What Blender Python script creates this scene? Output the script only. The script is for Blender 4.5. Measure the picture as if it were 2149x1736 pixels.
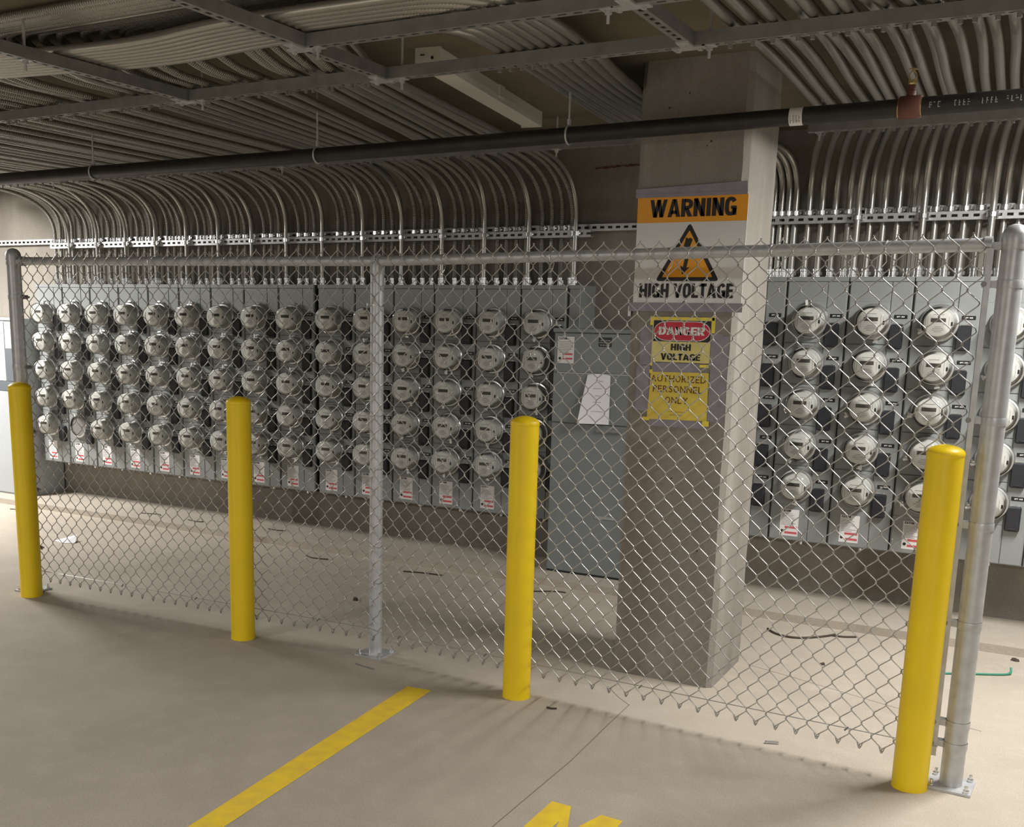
import bpy, math, random
import numpy as np
from mathutils import Vector, Matrix
random.seed(7)
for o in list(bpy.data.objects): bpy.data.objects.remove(o)
scene = bpy.context.scene
COL = scene.collection
PI = math.pi

# ------------------------------------------------------------------ camera
def make_camera():
    f, yaw, pitch, roll = 2237.5467, 0.5149, -0.1989, 0.0187
    fw = Vector((-math.sin(yaw)*math.cos(pitch), math.cos(yaw)*math.cos(pitch), math.sin(pitch)))
    rt = Vector((math.cos(yaw), math.sin(yaw), 0))
    up = rt.cross(fw)
    r2 = rt*math.cos(roll) + up*math.sin(roll)
    u2 = -rt*math.sin(roll) + up*math.cos(roll)
    cd = bpy.data.cameras.new('camera'); co = bpy.data.objects.new('camera', cd); COL.objects.link(co)
    m = Matrix((r2, u2, -fw)).transposed().to_4x4()
    m.translation = Vector((2.6186, -3.9497, 1.5563))
    co.matrix_world = m
    cd.sensor_fit = 'HORIZONTAL'; cd.sensor_width = 36.0; cd.lens = 36.0*f/2149.0
    cd.shift_x = 131.2/2149.0; cd.shift_y = 249.0/2149.0
    cd.clip_start = 0.05
    scene.camera = co
make_camera()

# ------------------------------------------------------------------ world, lamps, exposure
w = bpy.data.worlds.new('world'); scene.world = w; w.use_nodes = True
w.node_tree.nodes['Background'].inputs[0].default_value = (0.75, 0.85, 1.0, 1)
w.node_tree.nodes['Background'].inputs[1].default_value = 0.02
scene.view_settings.view_transform = 'Standard'
scene.view_settings.look = 'None'
scene.view_settings.gamma = 1.0
scene.view_settings.use_curve_mapping = False
scene.view_settings.exposure = 1.0

CEIL = 2.585
# (x, y of the middle, turn, watts) of every lit ceiling batten; the one above the fence is switched off
LAMPS = [(3.05, 0.62, 0.0, 60.0), (-5.35, 0.55, 0.0, 118.0), (-2.6, -6.2, 0.0, 125.0), (3.6, -6.2, 0.0, 135.0), (8.0, 0.6, 0.0, 40.0)]
def lamp_light(x, y, watts):
    l = bpy.data.lights.new('batten_light', 'AREA'); l.shape = 'RECTANGLE'; l.size = 0.09; l.size_y = 1.25
    l.energy = watts; l.color = (1.0, 0.98, 0.95)
    o = bpy.data.objects.new('batten_light', l); COL.objects.link(o); o.location = (x, y, CEIL-0.078)
    return o
LAMP_OBJS = [lamp_light(x, y, p) for x, y, t, p in LAMPS]

# ------------------------------------------------------------------ materials
def srgb(r, g, b):
    f = lambda c: (c/12.92 if c <= 0.04045 else ((c+0.055)/1.055)**2.4)
    return (f(r/255.), f(g/255.), f(b/255.))
MATS = {}
def mat(name, col, rough=0.6, metal=0.0, var=0.0, scale=8.0, bump=0.0, bscale=80.0, col2=None, spec=0.5, emit=0.0, detail=5.0):
    if name in MATS: return MATS[name]
    m = bpy.data.materials.new(name); m.use_nodes = True
    nt = m.node_tree; b = nt.nodes['Principled BSDF']
    b.inputs['Roughness'].default_value = rough; b.inputs['Metallic'].default_value = metal
    b.inputs['Specular IOR Level'].default_value = spec
    c = (*col, 1)
    b.inputs['Base Color'].default_value = c
    tc = nt.nodes.new('ShaderNodeTexCoord')
    if var > 0 or col2:
        n = nt.nodes.new('ShaderNodeTexNoise'); n.inputs['Scale'].default_value = scale; n.inputs['Detail'].default_value = detail
        nt.links.new(tc.outputs['Object'], n.inputs['Vector'])
        r = nt.nodes.new('ShaderNodeValToRGB')
        c2 = col2 or tuple(x*(1-var) for x in col)
        c1 = col if col2 else tuple(min(1, x*(1+var)) for x in col)
        r.color_ramp.elements[0].position = 0.32; r.color_ramp.elements[1].position = 0.68
        r.color_ramp.elements[0].color = (*c2, 1); r.color_ramp.elements[1].color = (*c1, 1)
        nt.links.new(n.outputs['Fac'], r.inputs['Fac']); nt.links.new(r.outputs['Color'], b.inputs['Base Color'])
    if bump > 0:
        n2 = nt.nodes.new('ShaderNodeTexNoise'); n2.inputs['Scale'].default_value = bscale; n2.inputs['Detail'].default_value = 4
        nt.links.new(tc.outputs['Object'], n2.inputs['Vector'])
        bp = nt.nodes.new('ShaderNodeBump'); bp.inputs['Strength'].default_value = bump; bp.inputs['Distance'].default_value = 0.01
        nt.links.new(n2.outputs['Fac'], bp.inputs['Height']); nt.links.new(bp.outputs['Normal'], b.inputs['Normal'])
    if emit > 0:
        b.inputs['Emission Color'].default_value = c; b.inputs['Emission Strength'].default_value = emit
    MATS[name] = m
    return m
def concrete(name, base, dark, light, s1=0.7, s2=9.0, rough=0.85, bump=0.15, streak=False):
    """Two scales of noise mixed: broad stains and fine speckle, optional vertical water streaks."""
    m = bpy.data.materials.new(name); m.use_nodes = True; nt = m.node_tree; b = nt.nodes['Principled BSDF']
    b.inputs['Roughness'].default_value = rough; b.inputs['Specular IOR Level'].default_value = 0.3
    tc = nt.nodes.new('ShaderNodeTexCoord')
    mp = nt.nodes.new('ShaderNodeMapping')
    if streak: mp.inputs['Scale'].default_value = (1.0, 1.0, 0.28)
    nt.links.new(tc.outputs['Object'], mp.inputs['Vector'])
    n1 = nt.nodes.new('ShaderNodeTexNoise'); n1.inputs['Scale'].default_value = s1; n1.inputs['Detail'].default_value = 6; n1.inputs['Roughness'].default_value = 0.6
    n2 = nt.nodes.new('ShaderNodeTexNoise'); n2.inputs['Scale'].default_value = s2; n2.inputs['Detail'].default_value = 8; n2.inputs['Roughness'].default_value = 0.7
    n3 = nt.nodes.new('ShaderNodeTexNoise'); n3.inputs['Scale'].default_value = 160; n3.inputs['Detail'].default_value = 3
    for n in (n1, n2): nt.links.new(mp.outputs['Vector'], n.inputs['Vector'])
    nt.links.new(tc.outputs['Object'], n3.inputs['Vector'])
    r1 = nt.nodes.new('ShaderNodeValToRGB'); r1.color_ramp.elements[0].position = 0.3; r1.color_ramp.elements[1].position = 0.7
    r1.color_ramp.elements[0].color = (*dark, 1); r1.color_ramp.elements[1].color = (*base, 1)
    nt.links.new(n1.outputs['Fac'], r1.inputs['Fac'])
    mx = nt.nodes.new('ShaderNodeMixRGB'); mx.blend_type = 'MIX'; mx.inputs[2].default_value = (*light, 1)
    r2 = nt.nodes.new('ShaderNodeValToRGB'); r2.color_ramp.elements[0].position = 0.5; r2.color_ramp.elements[1].position = 0.8
    r2.color_ramp.elements[0].color = (0, 0, 0, 1); r2.color_ramp.elements[1].color = (0.45, 0.45, 0.45, 1)
    nt.links.new(n2.outputs['Fac'], r2.inputs['Fac']); nt.links.new(r2.outputs['Color'], mx.inputs[0])
    nt.links.new(r1.outputs['Color'], mx.inputs[1])
    mx2 = nt.nodes.new('ShaderNodeMixRGB'); mx2.blend_type = 'MULTIPLY'; mx2.inputs[0].default_value = 0.4
    nt.links.new(mx.outputs[0], mx2.inputs[1]); nt.links.new(n3.outputs['Fac'], mx2.inputs[2])
    nt.links.new(mx2.outputs[0], b.inputs['Base Color'])
    bp = nt.nodes.new('ShaderNodeBump'); bp.inputs['Strength'].default_value = bump; bp.inputs['Distance'].default_value = 0.006
    nt.links.new(n2.outputs['Fac'], bp.inputs['Height']); nt.links.new(bp.outputs['Normal'], b.inputs['Normal'])
    MATS[name] = m
    return m
def glass(name):
    m = bpy.data.materials.new(name); m.use_nodes = True; nt = m.node_tree; nt.nodes.clear()
    out = nt.nodes.new('ShaderNodeOutputMaterial'); mix = nt.nodes.new('ShaderNodeMixShader')
    tr = nt.nodes.new('ShaderNodeBsdfTransparent'); gl = nt.nodes.new('ShaderNodeBsdfGlossy'); fr = nt.nodes.new('ShaderNodeLayerWeight')
    tr.inputs[0].default_value = (0.93, 0.94, 0.93, 1); gl.inputs['Roughness'].default_value = 0.06; gl.inputs['Color'].default_value = (0.9, 0.9, 0.9, 1)
    fr.inputs['Blend'].default_value = 0.22
    nt.links.new(fr.outputs['Fresnel'], mix.inputs[0]); nt.links.new(tr.outputs[0], mix.inputs[1]); nt.links.new(gl.outputs[0], mix.inputs[2])
    nt.links.new(mix.outputs[0], out.inputs[0]); MATS[name] = m
    return m
M_FLOOR = concrete('floor_concrete', (0.59, 0.52, 0.43), (0.47, 0.41, 0.335), (0.69, 0.62, 0.525), 1.1, 9.0, 0.75, 0.08)
M_PAD = concrete('pad_concrete', (0.59, 0.525, 0.435), (0.47, 0.415, 0.345), (0.67, 0.60, 0.505), 1.1, 9.0, 0.8, 0.1)
M_WALL = concrete('wall_concrete', (0.37, 0.335, 0.285), (0.22, 0.195, 0.165), (0.48, 0.445, 0.385), 1.3, 5.0, 0.9, 0.2, True)
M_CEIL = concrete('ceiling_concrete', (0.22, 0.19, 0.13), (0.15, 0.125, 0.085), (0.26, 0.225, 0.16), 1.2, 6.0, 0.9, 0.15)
M_COLUMN = concrete('column_concrete', (0.40, 0.37, 0.33), (0.25, 0.225, 0.195), (0.50, 0.47, 0.43), 2.0, 7.0, 0.85, 0.15, True)
M_YELLOW = mat('yellow_paint', srgb(240, 206, 18), 0.42, 0, 0.05, 4)
M_LINE = mat('yellow_line_paint', srgb(242, 208, 44), 0.7, 0, 0, 14, col2=srgb(226, 190, 62))
M_GALV = mat('galvanised_steel', (0.52, 0.53, 0.54), 0.42, 0.45, 0.10, 25)
M_WIRE = mat('galvanised_wire', (0.46, 0.455, 0.44), 0.30, 0.7)
M_STRUT = mat('strut_steel', (0.25, 0.252, 0.245), 0.5, 0.4, 0.12, 18)
M_SHINY = mat('zinc_fitting', (0.78, 0.78, 0.78), 0.22, 0.95)
M_CONDUIT = None
M_PANEL = mat('grey_enamel', srgb(134, 137, 136), 0.42, 0, 0.04, 3, bump=0.03, bscale=200)
M_CABINET = mat('cabinet_enamel', srgb(122, 127, 128), 0.45, 0, 0.05, 2.5)
M_PALECAB = mat('pale_cabinet_enamel', srgb(164, 168, 170), 0.45, 0, 0.03, 2.5)
M_SEAM = mat('dark_seam', (0.02, 0.02, 0.02), 0.8)
M_BREAKER = mat('black_breaker', (0.016, 0.017, 0.021), 0.5, 0, 0.1, 40)
M_PLATE = mat('black_nameplate', (0.012, 0.012, 0.013), 0.35)
M_WHITE = mat('white_print', (0.8, 0.8, 0.78), 0.6)
M_LABEL = mat('label_paper', (0.72, 0.70, 0.69), 0.55)
M_REDINK = mat('red_ink', srgb(196, 84, 92), 0.6)
M_GREYINK = mat('grey_ink', (0.25, 0.25, 0.26), 0.6)
M_BLACK = mat('black_ink', (0.012, 0.011, 0.012), 0.5)
M_METERBODY = mat('meter_body', (0.50, 0.49, 0.465), 0.45)
M_METERFACE = mat('meter_face', (0.66, 0.645, 0.61), 0.4)
M_LCD = mat('meter_display', (0.085, 0.078, 0.07), 0.25)
M_GLASS = glass('meter_glass')
M_RING = mat('meter_ring', (0.55, 0.55, 0.54), 0.28, 0.85)
M_ORANGE = mat('sign_orange', srgb(232, 158, 24), 0.4)
M_SIGNWHITE = mat('sign_white', (0.70, 0.69, 0.68), 0.4)
M_RED = mat('sign_red', srgb(196, 36, 62), 0.4)
M_CARD = mat('yellowed_card', srgb(226, 216, 150), 0.5, 0, 0, 5, col2=srgb(218, 204, 120))
M_YPAPER = mat('yellow_paper', srgb(228, 204, 84), 0.6, 0, 0, 6, col2=srgb(216, 192, 76))
M_YTAPE = mat('yellow_tape', srgb(232, 212, 70), 0.45)
M_TAPE = mat('grey_tape', srgb(140, 134, 146), 0.4, 0, 0.12, 14)
M_BROWN = mat('brown_ink', srgb(96, 52, 14), 0.6)
M_PIPE = mat('black_steel_pipe', (0.022, 0.020, 0.018), 0.5, 0.2, 0.3, 12)
M_COUPLING = mat('red_oxide_coupling', (0.11, 0.04, 0.028), 0.55, 0.1, 0.3, 20)
M_BRASS = mat('brass', (0.55, 0.42, 0.18), 0.3, 0.9)
M_FIXT = mat('white_fixture_enamel', (0.62, 0.60, 0.54), 0.4)
M_LENS = mat('lit_lens', (1.0, 0.97, 0.92), 0.5, emit=6.0)
M_PAPER = mat('white_paper', (0.80, 0.79, 0.82), 0.7)
M_SCRAP = mat('dark_scrap', (0.06, 0.045, 0.03), 0.7)
M_GREENW = mat('green_wire', (0.04, 0.23, 0.15), 0.45)
M_DUST = mat('joint_dust', (0.22, 0.195, 0.16), 0.9)
M_RUST = mat('rust_stain', (0.11, 0.05, 0.03), 0.9, 0, 0.4, 30)

def conduit_mat(name, ribs):
    """Flexible metal conduit: bands wound round the tube; UV.y runs along the length in metres."""
    m = bpy.data.materials.new(name); m.use_nodes = True; nt = m.node_tree; b = nt.nodes['Principled BSDF']
    b.inputs['Metallic'].default_value = 0.55; b.inputs['Roughness'].default_value = 0.38
    b.inputs['Base Color'].default_value = (0.33, 0.32, 0.29, 1)
    if ribs:
        uv = nt.nodes.new('ShaderNodeUVMap'); sx = nt.nodes.new('ShaderNodeSeparateXYZ')
        mu = nt.nodes.new('ShaderNodeMath'); mu.operation = 'MULTIPLY'; mu.inputs[1].default_value = 2*PI/0.011
        sn = nt.nodes.new('ShaderNodeMath'); sn.operation = 'SINE'
        bp = nt.nodes.new('ShaderNodeBump'); bp.inputs['Strength'].default_value = 0.6; bp.inputs['Distance'].default_value = 0.002
        nt.links.new(uv.outputs[0], sx.inputs[0]); nt.links.new(sx.outputs['Y'], mu.inputs[0]); nt.links.new(mu.outputs[0], sn.inputs[0])
        nt.links.new(sn.outputs[0], bp.inputs['Height']); nt.links.new(bp.outputs['Normal'], b.inputs['Normal'])
    return m
M_CONDUIT = conduit_mat('flexible_conduit_steel', True)
M_CONDUIT_RIB = conduit_mat('ribbed_conduit_steel', False)
M_CONDUIT_RIB.node_tree.nodes['Principled BSDF'].inputs['Metallic'].default_value = 0.7
M_CONDUIT_RIB.node_tree.nodes['Principled BSDF'].inputs['Roughness'].default_value = 0.3
M_CONDUIT_RIB.node_tree.nodes['Principled BSDF'].inputs['Base Color'].default_value = (0.40, 0.39, 0.36, 1)

# ------------------------------------------------------------------ mesh helpers
class MB:
    def __init__(s): s.v = []; s.f = []; s.uv = None
    def add(s, vs, fs):
        n = len(s.v); s.v.extend([tuple(map(float, p)) for p in vs]); s.f.extend([tuple(i+n for i in q) for q in fs]); return s
    def box(s, x0, x1, y0, y1, z0, z1):
        vs = [(x0,y0,z0),(x1,y0,z0),(x1,y1,z0),(x0,y1,z0),(x0,y0,z1),(x1,y0,z1),(x1,y1,z1),(x0,y1,z1)]
        return s.add(vs, [(0,3,2,1),(4,5,6,7),(0,1,5,4),(1,2,6,5),(2,3,7,6),(3,0,4,7)])
    def bbox(s, x0, x1, y0, y1, z0, z1, c=0.004):
        """box with chamfered vertical and front edges"""
        vs = []
        for (z, i) in ((z0, c), (z0+c, 0), (z1-c, 0), (z1, c)):
            a, b, d, e = x0+i, x1-i, y0+i, y1
            vs += [(a,e,z),(a,d+c,z),(a+c,d,z),(b-c,d,z),(b,d+c,z),(b,e,z)]
        fs = [(0,5,4,3,2,1), (18,19,20,21,22,23)]
        for k in range(3):
            for i in range(6):
                j = (i+1) % 6; fs.append((k*6+i, k*6+j, k*6+6+j, k*6+6+i))
        return s.add(vs, fs)
    def lathe(s, prof, c=(0,0,0), axis='z', n=24, cap0=True, cap1=True):
        vs = []; fs = []
        for (r, h) in prof:
            for i in range(n):
                a = 2*PI*i/n; p = (r*math.cos(a), r*math.sin(a))
                if axis == 'z': q = (p[0], p[1], h)
                elif axis == 'y': q = (p[0], h, p[1])
                else: q = (h, p[0], p[1])
                vs.append((q[0]+c[0], q[1]+c[1], q[2]+c[2]))
        for k in range(len(prof)-1):
            for i in range(n):
                j = (i+1) % n; fs.append((k*n+i, k*n+j, (k+1)*n+j, (k+1)*n+i))
        if cap0: fs.append(tuple(range(n-1, -1, -1)))
        if cap1: fs.append(tuple((len(prof)-1)*n+i for i in range(n)))
        return s.add(vs, fs)
    def prism(s, poly, y0, y1):
        """polygon in xz, extruded along y"""
        n = len(poly)
        vs = [(x, y0, z) for x, z in poly]+[(x, y1, z) for x, z in poly]
        fs = [tuple(range(n)), tuple(range(2*n-1, n-1, -1))]+[(i, n+i, n+(i+1) % n, (i+1) % n) for i in range(n)]
        return s.add(vs, fs)
    def tube(s, pts, r, n=8, closed=False):
        v, f = sweep(np.array(pts, float), r, n); return s.add(v.tolist(), f.tolist())
    def mesh(s, name, smooth=None):
        me = bpy.data.meshes.new(name); me.from_pydata(s.v, [], s.f); me.update()
        if smooth is not None: shade(me, smooth)
        return me
    def build(s, name, m, parent=None, smooth=None, loc=None):
        return place(name, s.mesh(name, smooth), m, parent, loc, rel=True)
def shade(me, ang):
    for p in me.polygons: p.use_smooth = True
    try: me.set_sharp_from_angle(angle=ang)
    except Exception: pass
SM = math.radians(40)
def base_of(o):
    p = Vector((0,0,0))
    while o is not None: p += o.location; o = o.parent
    return p
def place(name, me, m, parent=None, loc=None, rel=False, rot=None):
    """rel: mesh coordinates are world coordinates, shift them into the parent's frame"""
    if m is not None and len(me.materials) == 0: me.materials.append(m)
    o = bpy.data.objects.new(name, me); COL.objects.link(o)
    if parent is not None:
        o.parent = parent
        if rel: o.location = -base_of(parent)
    if loc is not None: o.location = loc
    if rot is not None: o.rotation_euler = rot
    return o
def empty(name, loc=(0,0,0)):
    o = bpy.data.objects.new(name, None); COL.objects.link(o); o.location = loc; o.empty_display_size = 0.1; return o
def tag(o, label=None, cat=None, group=None, kind=None):
    if label: o['label'] = label
    if cat: o['category'] = cat
    if group: o['group'] = group
    if kind: o['kind'] = kind
    return o
def round_path(pts, rad, step=0.03):
    """polyline with corners replaced by quadratic curves of tangent length rad[i]"""
    pts = [np.array(p, float) for p in pts]; out = [pts[0]]
    for i in range(1, len(pts)-1):
        a, b, c = pts[i-1], pts[i], pts[i+1]
        la, lc = np.linalg.norm(a-b), np.linalg.norm(c-b)
        r = rad[i-1] if isinstance(rad, (list, tuple)) else rad
        ra, rc = r if isinstance(r, tuple) else (min(r, la*.49), min(r, lc*.49))
        p, q = b+(a-b)/la*ra, b+(c-b)/lc*rc; r = max(ra, rc)
        n = max(6, int(r*2/step))
        for t in np.linspace(0, 1, n): out.append((1-t)**2*p+2*t*(1-t)*b+t*t*q)
    out.append(pts[-1]); out = np.array(out)
    d = np.r_[0, np.cumsum(np.linalg.norm(np.diff(out, axis=0), axis=1))]
    keep = np.r_[True, np.diff(d) > 1e-7]; out, d = out[keep], d[keep]
    n = max(2, int(d[-1]/step)); s = np.linspace(0, d[-1], n)
    return np.stack([np.interp(s, d, out[:, k]) for k in range(3)], 1)
def sweep(P, r, n=8):
    N = len(P); T = np.gradient(P, axis=0); T /= np.linalg.norm(T, axis=1)[:, None]
    u = np.cross(T[0], [0.3, 0.5, 0.81]); u /= np.linalg.norm(u); U = np.empty_like(P)
    for i in range(N):
        u = u-T[i]*(u@T[i]); u /= np.linalg.norm(u); U[i] = u
    V = np.cross(T, U); a = np.arange(n)*2*PI/n
    rr = np.broadcast_to(np.asarray(r, float), (N,))[:, None, None]
    ring = P[:, None, :]+rr*(np.cos(a)[None, :, None]*U[:, None, :]+np.sin(a)[None, :, None]*V[:, None, :])
    i = np.arange(N-1)[:, None]*n; j = np.arange(n)[None, :]; k = (j+1) % n
    F = np.stack([i+j, i+k, i+n+k, i+n+j], -1).reshape(-1, 4)
    return ring.reshape(-1, 3), F
def fast_mesh(name, V, F, uvlen=None, smooth=True):
    me = bpy.data.meshes.new(name)
    me.vertices.add(len(V)); me.vertices.foreach_set('co', np.ascontiguousarray(V, dtype=np.float32).ravel())
    me.loops.add(F.size); me.loops.foreach_set('vertex_index', F.astype(np.int32).ravel())
    me.polygons.add(len(F)); me.polygons.foreach_set('loop_start', np.arange(0, F.size, 4, dtype=np.int32))
    try: me.polygons.foreach_set('loop_total', np.full(len(F), 4, np.int32))
    except Exception: pass
    me.update(calc_edges=True)
    if uvlen is not None:
        uv = me.uv_layers.new(name='UVMap'); q = uvlen[F].astype(np.float32).ravel()
        uv.data.foreach_set('uv', np.stack([np.zeros_like(q), q], 1).ravel())
    if smooth: me.polygons.foreach_set('use_smooth', np.ones(len(F), bool))
    me.validate(); return me
# lettering as thin solid meshes
_TXT = {}
def text_mesh(s, size=1.0, bold=0.0, xs=1.0, depth=0.0006, align='CENTER'):
    key = (s, size, bold, xs, depth, align)
    if key in _TXT: return _TXT[key]
    cu = bpy.data.curves.new('lettering', 'FONT'); cu.body = s; cu.size = size; cu.offset = bold; cu.extrude = depth; cu.align_x = align; cu.resolution_u = 3
    ob = bpy.data.objects.new('lettering', cu); COL.objects.link(ob)
    dg = bpy.context.evaluated_depsgraph_get(); me = bpy.data.meshes.new_from_object(ob.evaluated_get(dg))
    bpy.data.objects.remove(ob); bpy.data.curves.remove(cu)
    me.transform(Matrix.Rotation(PI/2, 4, 'X') @ Matrix.Diagonal((xs, 1, 1, 1)))
    me.name = 'lettering'; me.materials.clear()
    _TXT[key] = me
    return me
HEAVY_W = {'I': .34, 'W': 1.12, 'L': .6, 'E': .62, 'T': .66, 'V': .8, 'A': .82}
def heavy(s, width, height, gap=.045):
    """heavy condensed capitals drawn as flat ink strokes, centred on x, baseline at z = 0"""
    t = .27; mb = MB(); x = 0
    ws = [.32 if c == ' ' else HEAVY_W.get(c, .74) for c in s]; total = sum(ws)+gap*(len(s)-1); k = width/total
    def quad(pts): mb.add([((x0+a-total/2)*k, -.0006, b*height) for a, b in pts], [tuple(range(len(pts)))])
    def arc(cx, cz, rx, rz, a0, a1, tx, tz, n=14):
        for i in range(n):
            p, q = a0+(a1-a0)*i/n, a0+(a1-a0)*(i+1)/n
            f = lambda a, ax, az: (cx+ax*math.copysign(abs(math.cos(a))**.75, math.cos(a)), cz+az*math.copysign(abs(math.sin(a))**.75, math.sin(a)))
            quad([f(p, rx, rz), f(q, rx, rz), f(q, rx-tx, rz-tz), f(p, rx-tx, rz-tz)])
    for c, w_ in zip(s, ws):
        x0 = x
        if c == 'I': quad([(.03,0),(.31,0),(.31,1),(.03,1)])
        if c in 'HNEDRPL': quad([(0,0),(t,0),(t,1),(0,1)])
        if c in 'HN': quad([(w_-t,0),(w_,0),(w_,1),(w_-t,1)])
        if c == 'H': quad([(t,.4),(w_-t,.4),(w_-t,.61),(t,.61)])
        if c == 'N': quad([(0,1),(t,1),(w_,0),(w_-t,0)])
        if c in 'EL': quad([(t,0),(w_,0),(w_,.2),(t,.2)])
        if c == 'E': quad([(t,.8),(w_,.8),(w_,1),(t,1)]); quad([(t,.41),(w_*.93,.41),(w_*.93,.6),(t,.6)])
        if c == 'T': quad([(w_/2-t/2,0),(w_/2+t/2,0),(w_/2+t/2,1),(w_/2-t/2,1)]); quad([(0,.79),(w_,.79),(w_,1),(0,1)])
        if c == 'V': quad([(0,1),(t+.02,1),(w_/2+.09,0),(w_/2-.13,0)]); quad([(w_-t-.02,1),(w_,1),(w_/2+.13,0),(w_/2-.09,0)])
        if c == 'A': quad([(0,0),(t,0),(w_/2+.07,1),(w_/2-.14,1)]); quad([(w_-t,0),(w_,0),(w_/2+.14,1),(w_/2-.07,1)]); quad([(.2,.17),(w_-.2,.17),(w_-.24,.36),(.24,.36)])
        if c == 'W':
            for a, b in ((0, .22), (w_/2-.11, .22), (w_/2-.11, w_-.49), (w_-.24, w_-.49)):
                tt = .24; quad([(a,1),(a+tt,1),(b+.25,0),(b,0)])
        if c == 'O': arc(w_/2, .5, w_/2, .51, 0, 2*PI, t*.98, .2, 28)
        if c == 'G':
            arc(w_/2, .5, w_/2, .51, .55, 2*PI-.15, t*.98, .2, 26); quad([(w_*.52,.36),(w_,.36),(w_,.53),(w_*.52,.53)]); quad([(w_-t*.85,.02),(w_,.02),(w_,.4),(w_-t*.85,.4)])
        if c == 'D': arc(t*.8, .5, w_-t*.8, .5, -PI/2, PI/2, t, .2)
        if c in 'RP':
            arc(t*.8, .7, w_-t*.8, .3, -PI/2, PI/2, t*.95, .19)
        if c == 'R': quad([(t*.75,.45),(t*1.75,.47),(w_,0),(w_-t*1.1,0)])
        x += w_+gap
    for v in range(len(mb.f)):
        f = mb.f[v]; a, b, d = [np.array(mb.v[i]) for i in f[:3]]
        if np.cross(b-a, d-a)[1] > 0: mb.f[v] = f[::-1]
    return mb.mesh('lettering')
def fit_text(s, width, height, bold=0.0):
    """mesh of the words scaled to fill width x height, centred on x, baseline at z = 0"""
    me = text_mesh(s, 1.0, bold).copy()
    c = np.empty(len(me.vertices)*3, np.float32); me.vertices.foreach_get('co', c); c = c.reshape(-1, 3)
    x0, x1, z0, z1 = c[:,0].min(), c[:,0].max(), c[:,2].min(), c[:,2].max()
    c[:,0] = (c[:,0]-(x0+x1)/2)*width/(x1-x0); c[:,2] = (c[:,2]-z0)*height/(z1-z0)
    c[:,1] = np.where(c[:,1] < 0, -0.0006, 0.0)
    me.vertices.foreach_set('co', c.ravel()); me.update(); return me

# ------------------------------------------------------------------ the room
WALL_Y, PAD_Y, PAD_Z = 2.259, 1.702, 0.043
def structure(name, mb, m, label, parent=None):
    o = mb.build(name, m, parent); tag(o, label, None, None, 'structure'); return o
floor = structure('floor', MB().box(-12, 11, -11, WALL_Y, -0.12, 0), M_FLOOR, 'bare sealed concrete garage floor')
pad = structure('trim_1', MB().box(-12, 11, PAD_Y, WALL_Y, 0, PAD_Z), M_PAD, 'low concrete kerb pad along the foot of the meter wall')
wall = structure('wall_back', MB().box(-12, 11, WALL_Y, WALL_Y+0.2, -0.12, CEIL+0.1), M_WALL, 'stained bare concrete wall behind the meter cabinets')
structure('wall_left', MB().box(-12.2, -12, -11, WALL_Y+0.2, -0.12, CEIL+0.1), M_WALL, 'far concrete wall of the garage on the left')
structure('wall_right', MB().box(11, 11.2, -11, WALL_Y+0.2, -0.12, CEIL+0.1), M_WALL, 'far concrete wall of the garage on the right')
structure('wall_front', MB().box(-12.2, 11.2, -11.2, -11, -0.12, CEIL+0.1), M_WALL, 'concrete wall behind the viewer')
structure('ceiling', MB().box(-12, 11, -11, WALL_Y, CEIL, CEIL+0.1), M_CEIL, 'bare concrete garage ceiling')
# joint in the wall under the ceiling, seen between conduits and column
j = MB()
for k in range(60):
    x = 0.06+k*0.016; j.box(x, x+0.0162, WALL_Y-0.003, WALL_Y, 2.438+random.uniform(-.003,.004)+0.0004*k, 2.447+random.uniform(-.002,.004)+0.0004*k)
j.build('joint_line', M_RUST, wall)
# control joints and hairline cracks in the floor
def floor_strip(name, pts, wd, m):
    mb = MB()
    for a, b in zip(pts[:-1], pts[1:]):
        a, b = np.array(a), np.array(b); t = (b-a)/np.linalg.norm(b-a); n = np.array([-t[1], t[0]])*wd/2
        q = [a-n, b-n, b+n, a+n]
        mb.add([(p[0], p[1], 0.0002) for p in q]+[(p[0], p[1], 0.0009) for p in q], [(4,5,6,7),(0,1,5,4),(1,2,6,5),(2,3,7,6),(3,0,4,7)])
    return mb.build(name, m, floor)
floor_strip('floor_joint', [(1.23,-1.75),(1.235,-1.0),(1.24,-.6),(1.225,-.2),(1.218,.06)], 0.0035, M_DUST)
floor_strip('floor_joint', [(1.218,.058),(1.15,.12),(1.056,.229)], 0.003, M_DUST)
floor_strip('floor_joint', [(1.50,.86),(1.667,.809),(2.135,.641),(2.5,.53)], 0.003, M_DUST)

# concrete column with chamfered corners
def column():
    x0, x1, y0, y1, c = 0.998, 1.452, 0.435, 0.91, 0.022
    poly = [(x0+c,y0),(x1-c,y0),(x1,y0+c),(x1,y1-c),(x1-c,y1),(x0+c,y1),(x0,y1-c),(x0,y0+c)]
    n = 8; zs = list(np.linspace(0, CEIL, 26)); vs = []
    for z in zs:
        for (x, y) in poly:
            e = random.uniform(-.0022, .0022); vs.append((x+e, y+random.uniform(-.0022, .0022), z))
    fs = [tuple(range(n-1,-1,-1)), tuple((len(zs)-1)*n+i for i in range(n))]
    for k in range(len(zs)-1):
        for i in range(n): j = (i+1) % n; fs.append((k*n+i, k*n+j, k*n+n+j, k*n+n+i))
    mb = MB().add(vs, fs)
    o = mb.build('column', M_COLUMN); tag(o, 'square concrete column with chamfered corners carrying the warning signs', 'column', None, 'structure')
    for (x, z, r) in ((1.30, 2.262, .006), (1.285, 2.245, .004), (1.12, 2.40, .005), (1.2, 2.45, .004), (1.22,.9,.004), (1.35,.6,.005)):
        MB().lathe([(r, 0.0), (r*.8, -.0025)], (x, y0+.001, z), 'y', 7).build('pit_mark', M_SCRAP, o)
    return o
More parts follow.
